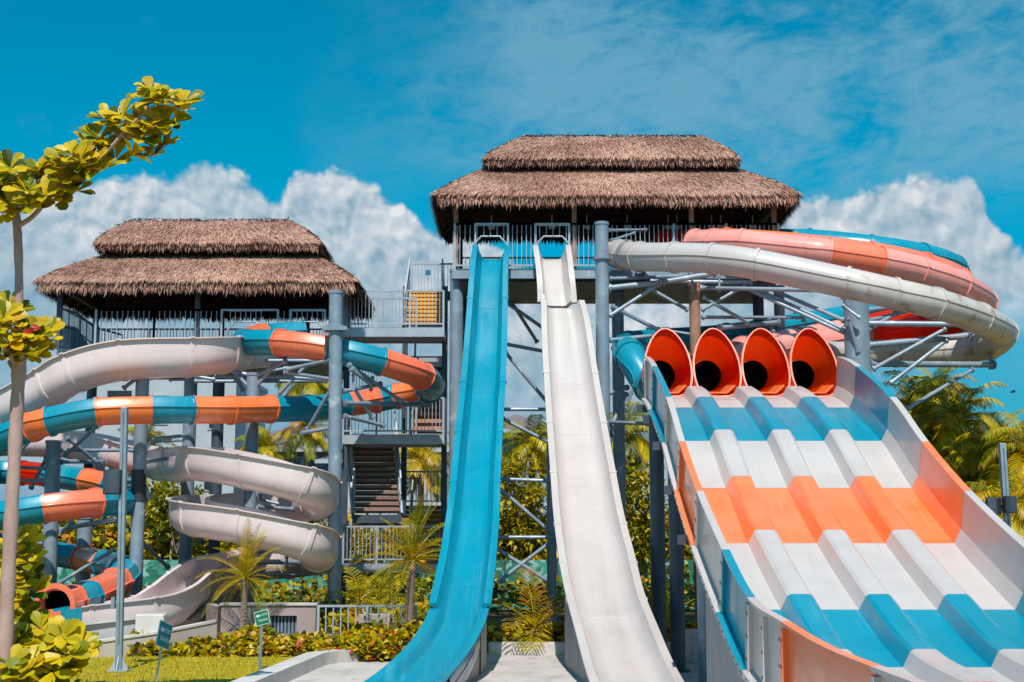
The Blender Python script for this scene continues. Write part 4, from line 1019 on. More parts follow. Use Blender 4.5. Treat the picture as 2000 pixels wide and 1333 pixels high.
# ------------------------------------------------------------------ lamp poles, speakers, signs
t = thing('light_pole', 'slender grey pole with a flared foot plate standing on the lawn at the left', 'pole', PZ(232, 1312, LAWN_Z), 'loudspeaker poles')
bp = PZ(232, 1312, LAWN_Z); tp = P(243.5, 796, bp.y)
m = MB(); m.beam(bp, tp, .125); m.build('pole', 'steel', t, None, .012)
m = MB(); m.beam(bp+Vector((.0, -.065, .5)), tp+Vector((0, -.065, -.1)), .03, .008); m.build('groove', 'steel_dark', t)
m = MB(); m.box(bp+Vector((0, 0, .02)), (.36, .36, .03))
for a_ in (0, pi/2, pi, 3*pi/2):
    dx, dy = cos(a_), sin(a_); px, py = -dy*.006, dx*.006
    b0 = bp + Vector((dx*.06, dy*.06, .036)); b1 = bp + Vector((dx*.17, dy*.17, .036)); b2 = bp + Vector((dx*.06, dy*.06, .30)); o_ = Vector((px, py, 0))
    m.add([b0+o_, b1+o_, b2+o_, b0-o_, b1-o_, b2-o_], [(0, 1, 2), (5, 4, 3), (0, 3, 4, 1), (1, 4, 5, 2), (2, 5, 3, 0)])
m.build('foot_plate', 'steel_light', t)
m = MB(); c = P(232, 1178, bp.y); m.box((c.x-.10, bp.y-.01, c.z), (.07, .10, .22)); m.build('junction_box', 'steel', t)
def speaker(x, y, d, w, h, label, rz, arm):
    c = P(x, y, d); t = thing('loudspeaker', label, 'loudspeaker', (c.x, c.y, c.z-h/2), 'loudspeakers on the poles')
    m = MB(); M = Matrix.Rotation(rz, 3, 'Z')
    pf = [(-w/2, -.02), (-w*.32, -.13), (0, -.17), (w*.32, -.13), (w/2, -.02), (w*.36, .16), (-w*.36, .16)]
    pf = [M @ Vector((p[0], p[1], 0)) + c for p in pf]
    m.prism([(p.x, p.y) for p in pf], c.z-h/2, c.z+h/2); m.build('cabinet', 'speaker', t, 40, .012)
    m = MB(); pf2 = [(-w*.47, -.045), (-w*.30, -.145), (0, -.186), (w*.30, -.145), (w*.47, -.045), (w*.30, -.12), (0, -.16), (-w*.30, -.12)]
    pf2 = [M @ Vector((p[0], p[1], 0)) + c for p in pf2]; m.prism([(p.x, p.y) for p in pf2], c.z-h*.46, c.z+h*.46); m.build('grille', 'steel_dark', t, 40)
    m = MB(); a_ = M @ Vector((0, .14, 0)) + c; m.beam(a_, c+Vector(arm), .05, .07); m.beam(a_+Vector((0, 0, .09)), c+Vector(arm)+Vector((0, 0, .09)), .03); m.build('bracket', 'speaker', t)
speaker(221, 942, bp.y-.02, .40, .47, 'dark loudspeaker on the lawn pole in front of the striped tube', -.5, (.18, .02, 0))
t = thing('light_pole', 'slender grey pole rising among the palms behind the right rim of the mat slide', 'pole', at_base(1974, 29), 'loudspeaker poles')
a, c = Vector(at_base(1974, 29)), P(1957, 866, 29); m = MB(); m.beam(a, c, .125); m.build('pole', 'steel', t, None, .012)
m = MB(); m.beam(a+Vector((0, -.065, .5)), c+Vector((0, -.065, -.1)), .03, .008); m.build('groove', 'steel_dark', t)
m = MB(); m.box(a+Vector((0, 0, .02)), (.36, .36, .03)); m.build('foot_plate', 'steel_light', t)
speaker(1973, 986, 28.8, .24, .34, 'square dark loudspeaker fixed to the front of the right hand pole', .1, (0, .2, 0))
speaker(1940, 989, 29.0, .24, .34, 'ridged dark loudspeaker turned away beside the right hand pole', -.9, (.22, .02, 0))
def text_mesh(parent, name, s, origin, ex, ez, size, mt, align='LEFT'):
    cu = bpy.data.curves.new(name, 'FONT'); cu.body = s; cu.size = size; cu.extrude = .002; cu.align_x = align; cu.resolution_u = 3
    o = bpy.data.objects.new(name, cu); COL.objects.link(o)
    dg = bpy.context.evaluated_depsgraph_get(); me = bpy.data.meshes.new_from_object(o.evaluated_get(dg))
    bpy.data.objects.remove(o); bpy.data.curves.remove(cu)
    ey = ex.cross(ez); m = MB()
    m.add([origin + ex*v.co.x + ez*v.co.y - (ez.cross(ex)) * -v.co.z for v in me.vertices], [tuple(p.vertices) for p in me.polygons])
    bpy.data.meshes.remove(me)
    return m.build(name, mt, parent)
def sign(name, label, foot, cx, cy, d, w, h, rz, ry, face, lean=0):
    t = thing(name, label, 'sign', foot, 'green direction signs by the lawn'); c = P(cx, cy, d)
    ex = Vector((cos(rz)*cos(ry), sin(rz)*cos(ry), sin(ry))); nrm = Vector((sin(rz), -cos(rz), 0)); ez = nrm.cross(ex) * 1.0
    if ez.z < 0: ez = -ez
    def slab(hw, hh, a, b_):
        q = [c + ex*(sx*hw) + ez*(sy*hh) + nrm*o for o in (a, b_) for sx, sy in ((-1, -1), (1, -1), (1, 1), (-1, 1))]
        m.add(q, [(3, 2, 1, 0), (4, 5, 6, 7), (0, 1, 5, 4), (1, 2, 6, 5), (2, 3, 7, 6), (3, 0, 4, 7)])
    m = MB(); slab(w/2, h/2, -.012, .004); m.build('board', 'sign_white', t)
    m = MB(); slab(w/2-.010, h/2-.012, .0045, .007); pl = m.build('face', face, t)
    m = MB(); top = c - nrm*.035 + ez*(h*.3); m.beam(Vector(foot), top, .042); m.build('post', 'steel_light' if face == 'sign_blue' else 'steel', t)
    def at(u, v): return c + ex*(u*w) + ez*(v*h) + nrm*.0085
    text_mesh(pl, 'lettering', 'EXIT', at(.0, .12), ex, ez, h*.23, 'sign_white')
    text_mesh(pl, 'lettering', 'SALIDA', at(-.30, -.24), ex, ez, h*.235, 'sign_white')
    m = MB(); q = [(-.40, .18), (-.26, .32), (-.26, .24), (-.08, .24), (-.08, .12), (-.26, .12), (-.26, .04)]
    vs = [at(u, v) for u, v in q]; m.add(vs, [tuple(range(7))]); m.build('arrow', 'sign_white', pl)
fp = PZ(507, 1309, LAWN_Z)
sign('direction_sign', 'green sign with an arrow and white words on a post before the planter wall', fp, 512, 1207, fp.y-.02, .30, .27, -.28, .24, 'sign_green')
fp = PZ(303, 1345, LAWN_Z)
sign('direction_sign', 'blue green sign turned nearly edge on, on a leaning pale post beside the lawn pole', fp, 321, 1241, fp.y-.02, .40, .42, 1.24, -.30, 'sign_blue')

# ------------------------------------------------------------------ foliage builders
def leaf(m, base, d, up, L, w, mi, fold=.25, kind='obovate'):
    d = d.normalized(); s = d.cross(up)
    if s.length < 1e-3: s = d.cross(Vector((1, .3, 0)))
    s.normalize(); n = s.cross(d).normalized()
    if kind == 'obovate': prof = [(0, .06), (.35, .30), (.68, .50), (.90, .38), (1, .06)]
    elif kind == 'round': prof = [(0, .20), (.3, .5), (.65, .5), (1, .16)]
    else: prof = [(0, .10), (.3, .42), (.65, .36), (1, .03)]
    k = len(prof); vs = []
    for t_, hw in prof:
        c = base + d*(L*t_) - n*(L*.16*t_*t_)
        vs += [c - s*(w*hw) + n*(w*hw*fold), c, c + s*(w*hw) + n*(w*hw*fold)]
    fs = []
    for i in range(k-1):
        a = i*3; fs += [(a, a+1, a+4, a+3), (a+1, a+2, a+5, a+4)]
    m.add(vs, fs, mi)
def rvec(rd):
    while True:
        v = Vector((rd.uniform(-1, 1), rd.uniform(-1, 1), rd.uniform(-1, 1)))
        if .05 < v.length < 1: return v
def leaf_mass(m, rd, c, rad, n, L, w, weights, clumps=0, kind='plain'):
    "leaves in clumps through an ellipsoid"
    cl = []
    for _ in range(clumps or max(3, n//26)):
        v = rvec(rd); cl.append((Vector((v.x*rad[0], v.y*rad[1], v.z*rad[2])), rd.uniform(.16, .34)))
    mr = min(rad)
    for _ in range(n):
        o, s = rd.choice(cl); v = rvec(rd)
        p = Vector(c) + o + v*(s*mr*1.6)
        d = (v + o*(.4/max(rad)) + Vector((rd.gauss(0, .5), rd.gauss(0, .5), rd.gauss(-.1, .5))))
        leaf(m, p, d, Vector((rd.gauss(0, .4), rd.gauss(0, .4), 1)), L*rd.uniform(.6, 1.25), w*rd.uniform(.7, 1.2), rd.choices(range(len(weights)), weights)[0], .2, kind)
LM = ['l_yellow', 'l_olive', 'l_green', 'l_dark', 'l_gold', 'l_orange', 'l_brown', 'l_red']
def palm(name, label, base, h, fl, nf, tr, sd, weights=(2, 4, 5, 2, 2, 1), lean=(0, 0), droop=1.0, up=.9, ll=.16, group=None, nl=26, wl=.028, trunk='palmbark', stiff=.0):
    rd = random.Random(sd); base = Vector(base); t = thing(name, label, 'palm tree', base, group)
    top = base + Vector((lean[0], lean[1], h))
    if h > .05:
        pts = [base.lerp(top, s) + Vector((lean[0]*.25*sin(pi*s), 0, 0)) for s in [k/9 for k in range(10)]]
        m = MB()
        fine = []
        rs = []
        for k in range(28):
            s = k/27; i = min(8, int(s*9)); f_ = s*9-i; fine.append(pts[i].lerp(pts[i+1], f_)); rs.append(tr*(1.25-.45*s)*(1+.07*(k % 2))*(1.25 if s > .88 else 1))
        m.tube(fine, rs, 12); m.build('trunk', trunk, t, 60)
    m = MB(); ga = 2.39996
    for k in range(nf):
        s = k/max(1, nf-1); az = k*ga + rd.gauss(0, .2); el = (1.35 - 1.75*s)*up + rd.gauss(0, .1)
        L = fl*rd.uniform(.8, 1.1); d = Vector((cos(az)*cos(el), sin(az)*cos(el), sin(el)))
        p = top.copy(); P_ = [p.copy()]; D_ = [d.copy()]; seg = 12
        for j in range(seg):
            p = p + d*(L/seg); d = (d + Vector((0, 0, -1))*(droop*(.05+.10*(j/seg)))).normalized(); P_.append(p.copy()); D_.append(d.copy())
        m.tube(P_[::2], [max(.004, .020*(1-q/6.5))*fl/1.2 for q in range(len(P_[::2]))], 4, 4 if rd.random() < .6 else 1)
        mi = rd.choices(range(len(weights)), weights)[0]
        for q in range(nl):
            u = .14 + .86*q/(nl-1); j = min(seg-1, int(u*seg)); f_ = u*seg-j; c = P_[j].lerp(P_[j+1], f_); dd = D_[j]
            sd_ = dd.cross(Vector((0, 0, 1)))
            if sd_.length < .05: sd_ = Vector((cos(az+1.57), sin(az+1.57), 0))
            sd_.normalize(); un = sd_.cross(dd)
            l_ = ll*fl*(.35+1.0*sin(pi*min(1, u*.93+.07))**.7)*rd.uniform(.85, 1.15)
            for sg in (-1, 1):
                v = (dd*(.55+.35*u) + sd_*sg*1.0 + un*(.30+stiff) + Vector((0, 0, -.18*droop + rd.gauss(0, .07)))).normalized()
                wv = v.cross(un).normalized()*(wl*fl*.5)
                a_ = c; b_ = c + v*l_*.55; e_ = c + v*l_ + Vector((0, 0, -l_*.22*droop))
                m.add([a_-wv*.5, a_+wv*.5, b_+wv, e_, b_-wv], [(0, 1, 2, 4), (4, 2, 3)], mi if rd.random() < .8 else rd.choice((1, 2)))
    m.build('crown', LM, t)
    return t
def tree(name, label, base, h, rad, n, sd, weights=(2, 5, 6, 3, 1, 1), L=.22, w=.12, trunk_r=.1, bark='bark', group=None, cat='tree', blobs=None, kind='plain'):
    rd = random.Random(sd); base = Vector(base); t = thing(name, label, cat, base, group)
    c = base + Vector((0, 0, h-rad[2]))
    m = MB(); m.tube([base, base.lerp(c, .5)+Vector((rd.gauss(0, .12), 0, 0)), c], [trunk_r, trunk_r*.8, trunk_r*.5], 8)
    for k in range(7):
        a = rd.random()*6.28; st = base.lerp(c, rd.uniform(.45, .95)); e = c + Vector((cos(a)*rad[0]*.7, sin(a)*rad[1]*.7, rd.uniform(-.3, .7)*rad[2]))
        m.tube([st, st.lerp(e, .5)+Vector((0, 0, .1)), e], [trunk_r*.45, trunk_r*.3, trunk_r*.12], 6)
    m.build('trunk', bark, t, 60)
    m = MB(); leaf_mass(m, rd, c, rad, n, L, w, weights, kind=kind); m.build('crown', LM, t)
    return t

# ------------------------------------------------------------------ foreground almond tree
rd = random.Random(3)
D = 20.0
t = thing('almond_tree', 'young almond tree with a pinkish trunk and big yellow leaves at the left edge', 'tree', (P(0, 1420, D).x, D, 0))
tr = [(0, 1452, .125), (3, 1400, .118), (9, 1290, .108), (15, 1150, .100), (22, 1010, .094), (28, 900, .092), (33, 800, .094), (37, 720, .100), (37, 690, .085), (37, 640, .062), (37, 540, .060), (35, 470, .060), (33, 436, .062), (31, 400, .038), (29, 365, .034)]
S = catmull([(*P(x, y, D), r) for x, y, r in tr], 5)
m = MB(); m.tube([Vector(s[1][:3]) for s in S], [s[1][3]*(1+.06*sin(i*1.7)+.05*sin(i*.73)) for i, s in enumerate(S)], 14); m.build('trunk', 'bark', t, 60)
def branch(pts):
    S = catmull([(*P(x, y, d), r) for x, y, d, r in pts], 5); m = MB(); m.tube([Vector(s[1][:3]) for s in S], [s[1][3] for s in S], 9); return m.build('branch', 'bark', t, 60)
branch([(38, 440, D, .04), (58, 428, D-.05, .036), (78, 408, D-.1, .036), (104, 374, D-.2, .034), (140, 342, D-.3, .032), (178, 322, D-.4, .030), (215, 290, D-.45, .028), (246, 254, D-.5, .025), (272, 230, D-.5, .022), (302, 206, D-.5, .014)])
branch([(178, 322, D-.4, .018), (186, 300, D-.5, .014), (190, 292, D-.5, .010)]); branch([(246, 262, D-.4, .018), (266, 272, D-.3, .014), (296, 282, D-.2, .008)])
branch([(290, 214, D-.5, .016), (289, 200, D-.5, .010)]); branch([(120, 362, D-.2, .020), (150, 372, D, .012)])
branch([(36, 712, D, .06), (18, 690, D-.2, .045), (-6, 650, D-.3, .035)]); branch([(36, 718, D, .055), (44, 690, D-.2, .04), (40, 650, D-.3, .03), (28, 628, D-.4, .02)]); branch([(36, 715, D, .05), (56, 690, D+.2, .035), (70, 672, D+.2, .02)]); branch([(34, 730, D, .04), (20, 712, D+.2, .03), (12, 690, D+.3, .02)])
crown = MB()
def rosette(m, x, y, d, n=8, L=.25, tilt=None, weights=(6, 4, 2, .4, 2)):
    c = P(x, y, d); ax = Vector(tilt or (rd.gauss(0, .4), -.95+rd.gauss(0, .4), 1)).normalized()
    a = ax.orthogonal().normalized(); b_ = ax.cross(a); o = rd.random()*6
    for k in range(n):
        al = o + 2*pi*k/n + rd.gauss(0, .25); op = rd.uniform(.15, .95)
        d_ = (a*cos(al)*1.0 + b_*sin(al)*1.0 + ax*op)
        ll = L*rd.uniform(.7, 1.15)
        leaf(m, c + d_.normalized()*.03, d_, ax, ll, ll*rd.uniform(.50, .62), rd.choices(range(5), weights)[0], rd.uniform(.1, .5))
up_c = [(6, 372), (22, 412), (-14, 395), (60, 352), (92, 362), (112, 396), (60, 402), (120, 332), (150, 347), (166, 302), (140, 302), (186, 322), (202, 290), (216, 250), (236, 242), (256, 305), (252, 272), (192, 272), (280, 232), (300, 196), (288, 190), (318, 196), (334, 206), (360, 200), (360, 214), (312, 250), (300, 290), (322, 282),
        (272, 270), (226, 312), (150, 375), (170, 355), (40, 340), (75, 335), (105, 320), (-10, 340), (20, 330), (330, 240), (285, 262), (300, 308), (240, 225), (205, 235), (130, 355), (85, 385), (200, 335), (178, 290), (155, 315), (110, 350), (310, 200), (295, 180), (240, 270), (275, 250), (125, 375), (40, 380), (70, 365), (0, 420), (52, 375), (30, 350), (85, 350), (14, 396), (95, 390), (110, 330), (-4, 355), (70, 400), (45, 405), (140, 330), (160, 335)]
for x, y in up_c: rosette(crown, x, y, D-.3+rd.gauss(0, .18), rd.choice((9, 10, 11)), .265)
for x, y in [(8, 622), (28, 636), (60, 662), (80, 678), (20, 672), (88, 670), (2, 692), (60, 694), (36, 612), (-10, 640), (10, 655), (46, 650), (74, 650), (48, 678), (94, 650), (15, 600), (-12, 700), (70, 700)]: rosette(crown, x, y, D-.25+rd.gauss(0, .2), 10, .26)
for x, y, n in ((64, 652, 3), (80, 642, 2)):
    c = P(x, y, D-.75)
    for k in range(n): leaf(crown, c, Vector((rd.uniform(-1, .5), -.4, rd.uniform(-.2, .5))), Vector((0, -1, .4)), .13, .07, 7, .2)
crown.build('crown', LM, t)
t = thing('leafy_shrub', 'big leaved yellow green shrub at the bottom left corner around the tree foot', 'shrub', (P(70, 1400, 19).x, 19.0, 0))
m = MB(); st = MB()
for x, y, dd in [(12, 1140, 19.3), (46, 1120, 19.5), (24, 1170, 19.2), (4, 1190, 19), (52, 1215, 19.2), (34, 1262, 18.6), (84, 1262, 18.4), (122, 1250, 18.2), (158, 1262, 18.2), (130, 1282, 18), (62, 1300, 18), (20, 1300, 18), (102, 1312, 18), (148, 1300, 18.2), (40, 1326, 17.8), (90, 1335, 18), (10, 1250, 18.5), (60, 1240, 18.9), (0, 1330, 18), (120, 1330, 18.4), (75, 1285, 18.5), (170, 1268, 18.3),
                 (36, 1150, 19.5), (44, 1075, 19.6), (30, 1060, 19.4), (5, 1150, 19.4), (56, 1100, 19.4), (15, 1090, 19.4), (45, 1225, 19), (-5, 1290, 18.5), (110, 1290, 18.6), (30, 1150, 19.2), (64, 1160, 19.4), (14, 1210, 19), (36, 1200, 19.1), (80, 1230, 18.8), (50, 1275, 18.6), (100, 1268, 18.5), (70, 1318, 18.1), (30, 1340, 18), (140, 1270, 18.3), (115, 1305, 18.3), (20, 1275, 18.5), (90, 1300, 18.2), (60, 1345, 18)]:
    rosette(m, x, y, dd+1.9, 9, .29, weights=(6, 5, 2, .6, 1)); rosette(m, x+rd.gauss(0, 14), y+rd.gauss(8, 12), dd+2.1, 8, .27, weights=(4, 5, 3, 1, 1)); c = P(x, y, dd+1.9)
    if rd.random() > .35: continue
    e_ = Vector((P(70, 1380, 20.6).x+rd.gauss(0, .2), 20.9, .05)); st.tube([e_, c.lerp(e_, .5)+Vector((0, .1, -.05)), c+Vector((0, .06, -.06))], [.011, .008, .004], 5)
m.build('foliage', LM, t); st.build('stem', 'bark', t, 60)

# ------------------------------------------------------------------ hedge and beds
rd = random.Random(21)
m = MB()
def strip(x0, x1, d0, d1, z0, z1, n, L=.17, weights=(5, 5, 3, 2, 3, 3, 3, .5)):
    for _ in range(n):
        d = rd.uniform(d0, d1); x = rd.uniform(P(x0, 1200, d).x, P(x1, 1200, d).x)
        hh = (z1 + .12*sin(x*2.1+d) + .09*sin(x*5.3)) * (1-.55*((d-(d0+d1)/2)/((d1-d0)/2+.01))**2)
        z = z0 + (hh-z0)*rd.random()**.6
        v = Vector((rd.gauss(0, .7), rd.gauss(-.3, .6), rd.gauss(.3, .5)))
        leaf(m, Vector((x, d, z)), v, Vector((rd.gauss(0, .5), rd.gauss(-.4, .5), 1)), L*rd.uniform(.6, 1.2), L*rd.uniform(.6, 1.1), rd.choices(range(8), weights)[0], .15, 'round')
HW = (5, 6, 3.5, 2.2, 2.2, 1.5, 1.6, .35); strip(250, 440, 31.3, 32.5, .05, .50, 2300, .135, HW); strip(430, 640, 31.2, 33.4, .05, .54, 3400, .14, HW); strip(620, 848, 31.6, 33.2, .05, .62, 3400, .145, HW)
tag(m.build('ground_cover', LM), kind='stuff')
m = MB(); strip(958, 1105, 34.2, 36.5, .05, .62, 1500, .17, (3, 5, 4, 3, 2, 2, 3, .3)); strip(1262, 1400, 34.2, 36.5, .05, .60, 1100, .17, (3, 5, 5, 4, 1, 1, 2, .3)); strip(1100, 1270, 34.3, 36.5, .05, .5, 700, .17, (3, 5, 5, 4, 1, 1, 2, .3))
tag(m.build('planting', LM), kind='stuff')
m = MB(); strip(440, 860, 34.6, 37, .2, .95, 1400, .17, (2, 5, 6, 4, 1, 1, 1, 0)); strip(400, 1400, 51.5, 55.6, .1, 1.25, 3600, .22, (1, 3, 6, 5, 1, 1, 1, .2)); strip(140, 440, 52, 55.6, .1, 1.1, 1400, .22, (1, 3, 6, 7, 1, 1, 1, .2)); strip(690, 870, 36, 42, .1, .9, 1500, .2, (2, 5, 6, 5, 1, 1, 1, 0))
tag(m.build('undergrowth', LM), kind='stuff')
m = MB(); strip(940, 1420, 57, 64, .1, 3.6, 6000, .32, (2.5, 6, 6, 3.5, 2, 1, 1, .1)); strip(120, 460, 57, 66, .1, 4.4, 5600, .32, (3, 6, 6, 4, 3, 1, 1, .1)); strip(460, 880, 57, 66, .1, 3.0, 4600, .32, (3, 6, 6, 4, 3, 1, 1, .1)); strip(1500, 2080, 40, 50, .1, 3.6, 6500, .30, (3, 6, 6, 4, 3, 1, 1, 0)); strip(-900, -80, 55, 70, .1, 5.0, 6000, .36, (3, 6, 6, 4, 2, 1, 1, 0)); strip(2080, 2900, 50, 70, .1, 5.5, 6000, .36, (3, 6, 6, 4, 2, 1, 1, 0)); strip(-80, 140, 57, 64, .1, 3.6, 2000, .32, (3, 6, 6, 4, 3, 1, 1, 0))
tag(m.build('shrubbery', LM), kind='stuff')

# ------------------------------------------------------------------ palms and trees
YW = (3, 4, 3, .6, 4, 1)
palm('date_palm', 'small golden date palm with a shaggy trunk before the spiral flume', PZ(430, 1296, .05) + Vector((0, 2.2, 0)), P(436, 1132, 33.5).z, 1.20, 26, .075, 5, YW, lean=(.08, 0), droop=.95, up=1.12, ll=.155, nl=24, wl=.013, stiff=.3)
palm('date_palm', 'taller golden date palm leaning right beside the barred railing', (P(792, 1235, 32.8).x, 32.8, .05), P(800, 1095, 32.8).z-.05, 1.45, 30, .095, 6, YW, lean=(.12, 0), droop=1.0, up=1.1, ll=.155, nl=26, wl=.012, stiff=.3)
palm('areca_palm', 'bushy areca palm between the two straight speed slides', (P(1046, 1240, 34.6).x, 34.6, .05), .50, 1.5, 13, .05, 8, (4, 5, 3, .5, 2, .5), droop=.8, up=1.0, ll=.30, nl=17, wl=.022)
palm('areca_palm', 'green areca palm between the white speed slide and the mat slide', (P(1302, 1235, 34.6).x, 34.6, .05), .45, 1.75, 9, .06, 9, (2, 5, 4, .5, 1, 0), droop=.55, up=1.2, ll=.28, nl=17, wl=.022)
palm('areca_palm', 'slender areca palm under the lowest stair landing, left stem', (P(702, 1185, 36).x, 36, .05), 1.1, 1.15, 9, .035, 10, (5, 4, 2, .4, 2, 0), droop=1.3, up=1.05, ll=.28, nl=16, wl=.022)
palm('areca_palm', 'dark areca palm under the lowest stair landing, beside the golden date palm', (P(742, 1185, 36.4).x, 36.4, .05), 1.0, 1.2, 9, .035, 12, (3, 4, 3, 1, 2, 0), droop=1.3, up=1.0, ll=.28, nl=16, wl=.022)
GP = 'palms behind the park'
for x, yt, d, fl, sd, w, lab in (
    (822, 905, 50, 1.7, 20, (4, 4, 3, 1, 2, 0), 'yellow green palm seen beside the brown stair flight'),
    (520, 885, 56, 1.6, 21, (2, 4, 5, 2, 1, 0), 'green palm rising over the upper bend of the blush flume'),
    (604, 745, 60, 1.9, 22, (2, 4, 5, 2, 1, 0), 'tall palm whose fronds show under the striped tube'),
    (600, 845, 52, 1.3, 23, (3, 4, 3, 3, 3, 1), 'palm with a yellow crown shaft just left of the thick pale column'),
    (1040, 870, 52, 1.7, 24, (2, 4, 5, 2, 1, 0), 'green palm between the speed slides near the grey houses'),
    (1225, 850, 50, 1.7, 25, (2, 4, 5, 2, 1, 0), 'palm seen between the collared column and the mat slide columns'),
    (1790, 800, 46, 1.9, 26, (4, 5, 4, 1, 3, 0), 'sunlit bushy palm directly behind the rim of the mat slide'),
    (1870, 830, 43, 1.9, 27, (2, 4, 5, 2, 2, 0), 'palm with spread fronds against the sky left of the right hand pole'),
    (1950, 895, 40, 1.7, 28, (1, 3, 6, 4, 1, 0), 'dark drooping palm left of the right hand loudspeaker pole'),
    (2010, 880, 38, 1.7, 29, (3, 4, 4, 2, 3, 0), 'golden palm at the right edge of the picture'),
    (1830, 770, 56, 1.8, 30, (3, 4, 5, 2, 2, 0), 'farther palm whose top rises highest among those at the right'),
    (1960, 1000, 36, 1.5, 31, (4, 4, 3, 1, 4, 0), 'low golden palm behind the loudspeakers on the right hand pole'),
    (280, 880, 56, 1.6, 32, (3, 4, 5, 2, 2, 0), 'palm behind the dark banded column and the lamp pole'),
    (1740, 870, 47, 1.6, 33, (3, 5, 4, 1, 3, 0), 'low bushy palm hidden mostly by the mat slide rim'),
    (1900, 960, 40, 1.6, 34, (4, 5, 4, 1, 4, 0), 'mid height palm filling the gap above the mat slide rim')):
    if x < 1700 and d < 57: d += 7; fl *= 1.14
    else: w = (w[0]+1, w[1]+1, w[2], w[3]*.5, w[4]+.5, 0)
    a = P(x, yt, d); palm('palm_tree', lab, (a.x, d, 0), a.z, fl, 26, .13, sd, w, lean=(0, 0), droop=1.9, up=1.0, ll=.23, nl=34, wl=.020, group=GP)
GT = 'trees behind the park'
for x, yt, d, rad, n, sd, w, lab in (
    (350, 925, 46, (1.0, 1.0, .9), 1100, 40, (2, 4, 6, 3, 1, 0), 'slim green tree seen below the blush flume left bend'),
    (250, 985, 50, (1.9, 1.4, 1.3), 1700, 41, (4, 6, 4, 2, 4, 1), 'yellowish bushy tree behind the dark banded column'),
    (320, 1000, 52, (1.7, 1.3, 1.2), 1500, 42, (4, 6, 4, 2, 4, 1), 'olive bushy tree behind the blush flume'),
    (1010, 890, 47, (1.0, 1.0, 1.6), 1700, 43, (4, 6, 5, 1.5, 3, 0), 'green tree with pale twisted stems between the speed slides, right of the teal one'),
    (1050, 960, 49, (1.0, 1.0, 1.4), 1300, 44, (4, 6, 5, 1.5, 3, 0), 'olive tree close to the left edge of the white speed slide'),
    (1235, 905, 44, (1.1, 1.0, 1.5), 1900, 45, (3, 6, 6, 2, 2, 0), 'dense green tree between the white slide and the dark columns'),
    (1300, 1000, 47, (1.2, 1.0, 1.1), 1300, 46, (4, 6, 4, 2, 3, 0), 'yellow leaved tree behind the dark columns of the mat slide'),
    (1360, 960, 46, (.9, .9, 1.6), 1200, 47, (3, 5, 5, 3, 3, 1), 'tree squeezed behind the left side of the mat slide'),
    (1800, 860, 44, (1.5, 1.2, 1.2), 1700, 48, (4, 6, 4, 2, 4, 0), 'broad yellow green tree behind the coral part of the mat slide rim'),
    (1880, 930, 42, (1.4, 1.2, 1.3), 1700, 49, (3, 6, 5, 2, 3, 0), 'olive tree with a pale bare stem behind the mat slide rim'),
    (600, 985, 50, (1.2, 1.0, 1.2), 1100, 50, (3, 5, 4, 2, 3, 2), 'reddish olive tree behind the blush flume right bends'),
    (70, 1000, 48, (1.5, 1.2, 1.4), 1300, 51, (4, 5, 4, 2, 4, 1), 'bushy tree behind the dark column near the tree trunk'),
    (730, 1010, 44, (1.3, 1.0, .8), 1300, 52, (4, 6, 3, 1, 5, 2), 'golden shrub like tree behind the lowest stair landing'),
    (1950, 1080, 33, (1.6, 1.4, 1.2), 1400, 53, (5, 6, 3, 1, 4, 0), 'low yellow tree below the right hand loudspeakers'),
    (1960, 935, 45, (1.7, 1.4, 1.3), 2000, 54, (3, 6, 5, 2, 3, 0), 'olive tree behind the right hand loudspeaker pole'),
    (1760, 830, 50, (1.3, 1.2, 1.3), 1500, 55, (4, 6, 4, 2, 3, 0), 'yellow green tree peeking over the white part of the mat slide rim'),
    (1840, 820, 52, (1.5, 1.2, 1.2), 1700, 56, (3, 6, 5, 2, 3, 0), 'rounded olive tree below the highest palm at the right')):
    if x < 1700: d += 11; rad = tuple(q*1.22 for q in rad); n = int(n*1.15); w = (w[0]+.5, w[1]+1, w[2]+1, w[3], w[4], w[5])
    a = P(x, yt, d); tree('garden_tree', lab, (a.x, d, 0), a.z, rad, n, sd, w, L=.26, w=.15, trunk_r=.06, group=GT)

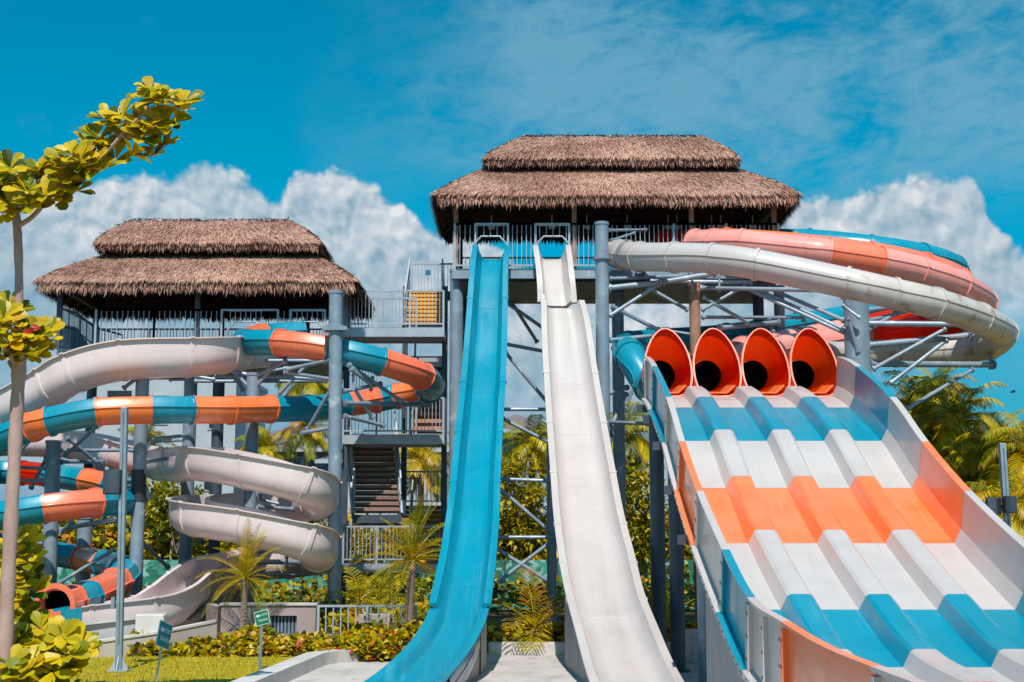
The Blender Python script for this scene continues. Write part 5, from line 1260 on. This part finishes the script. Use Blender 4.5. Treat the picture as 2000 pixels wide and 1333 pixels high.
# ------------------------------------------------------------------ buildings beyond
def house(label, x0, x1, yt, d, dep, mt, roof=None, roof_y=None, over=.5, wins=(), lines=0, name='building'):
    a, c = P(x0, yt, d), P(x1, yt, d); t = thing(name, label, 'building', ((a.x+c.x)/2, d, 0))
    m = MB(); m.span(a.x, c.x, d, d+dep, 0, a.z); m.build('wall', mt, t)
    if roof:
        zr = P(0, roof_y, d+dep/2).z; o = over; m = MB(); r = min(dep/2, (c.x-a.x)/2)*.95
        m.add([(a.x-o, d-o, a.z+.01), (c.x+o, d-o, a.z+.01), (c.x+o, d+dep+o, a.z+.01), (a.x-o, d+dep+o, a.z+.01), (a.x+r, d+dep/2, zr), (c.x-r, d+dep/2, zr), ], [(0, 1, 5, 4), (1, 2, 5), (2, 3, 4, 5), (3, 0, 4), (3, 2, 1, 0)])
        m.build('roof', roof, t); m = MB(); m.span(a.x-o, c.x+o, d-o-.05, d-o-.005, a.z-.18, a.z+.02); m.build('fascia', 'bw', t)
    else:
        m = MB(); m.span(a.x-.1, c.x+.1, d-.12, d+dep+.1, a.z+.005, a.z+.25); m.build('parapet', 'bw', t)
    for (u0, u1, v0, v1) in wins:
        p, q = P(u0, v1, d), P(u1, v0, d); m = MB(); m.span(p.x, q.x, d-.05, d-.004, p.z, q.z); w_ = m.build('window', 'bw', t)
        e = .10; k = max(1, round((q.x-p.x)/1.0)); wd = (q.x-p.x)/k; m = MB()
        for j in range(k): m.span(p.x+j*wd+e, p.x+(j+1)*wd-e, d-.08, d-.052, p.z+e, q.z-e)
        m.build('pane', 'bdark', w_)
    if lines:
        m = MB()
        for k in range(lines+1):
            x = a.x+(c.x-a.x)*k/lines; m.span(x-.03, x+.03, d-.05, d-.003, .1, a.z-.1)
        m.build('seam', 'bgrey', t)
    return t
house('pale two storey building with dark windows behind the spiral slides at the left', 170, 462, 735, 74, 9, 'bw', wins=((205, 262, 760, 815), (300, 330, 770, 830), (180, 240, 880, 930), (290, 330, 950, 1000), (405, 430, 790, 840), (395, 425, 880, 960), (335, 360, 885, 940)))
house('low building with a brown grey hip roof behind the upper blush flume', 432, 640, 878, 80, 10, 'bgrey', 'broof', 836, .8, wins=((450, 520, 892, 930), (560, 620, 892, 930)))
house('pale grey building with vertical seams behind the stair tower', 762, 905, 884, 66, 8, 'bw', lines=14)
house('grey house with a shallow roof between the speed slides', 955, 1062, 842, 84, 9, 'bgrey', 'broof', 810, .9, wins=((1000, 1030, 852, 880),))
house('white walled house with a roof terrace right of the collared column', 1190, 1300, 880, 82, 9, 'bw', None, wins=((1225, 1250, 900, 940),))
house('dark grey low building behind the grey columns of the lower tower', 640, 770, 900, 76, 8, 'bw', 'broof', 872, .6)
t = thing('antenna_mast', 'thin bare mast rising above the palms at the right', 'mast', at_base(1848, 70)); m = MB(); c = P(1848, 755, 70); m.tube([(c.x, 70, 0), (c.x, 70, c.z)], [.07, .03], 8); m.build('mast', 'steel', t, 40)
t = thing('bird', 'tiny dark bird flying in the blue sky above the palms at the right', 'bird', P(1978, 766, 70)); m = MB(); c = P(1978, 766, 70)
m.tube([c+Vector((-.14, 0, -.02)), c+Vector((-.05, 0, 0)), c+Vector((.08, 0, .01)), c+Vector((.15, 0, .015))], [.01, .045, .04, .01], 8)
for s in (-1, 1): m.add([c+Vector((-.05, 0, .01)), c+Vector((.07, 0, .01)), c+Vector((.05, s*.25, .08)), c+Vector((.0, s*.42, .05)), c+Vector((-.02, s*.25, .075))], [(0, 1, 2, 4), (4, 2, 3)])
m.build('body', 'speaker', t)
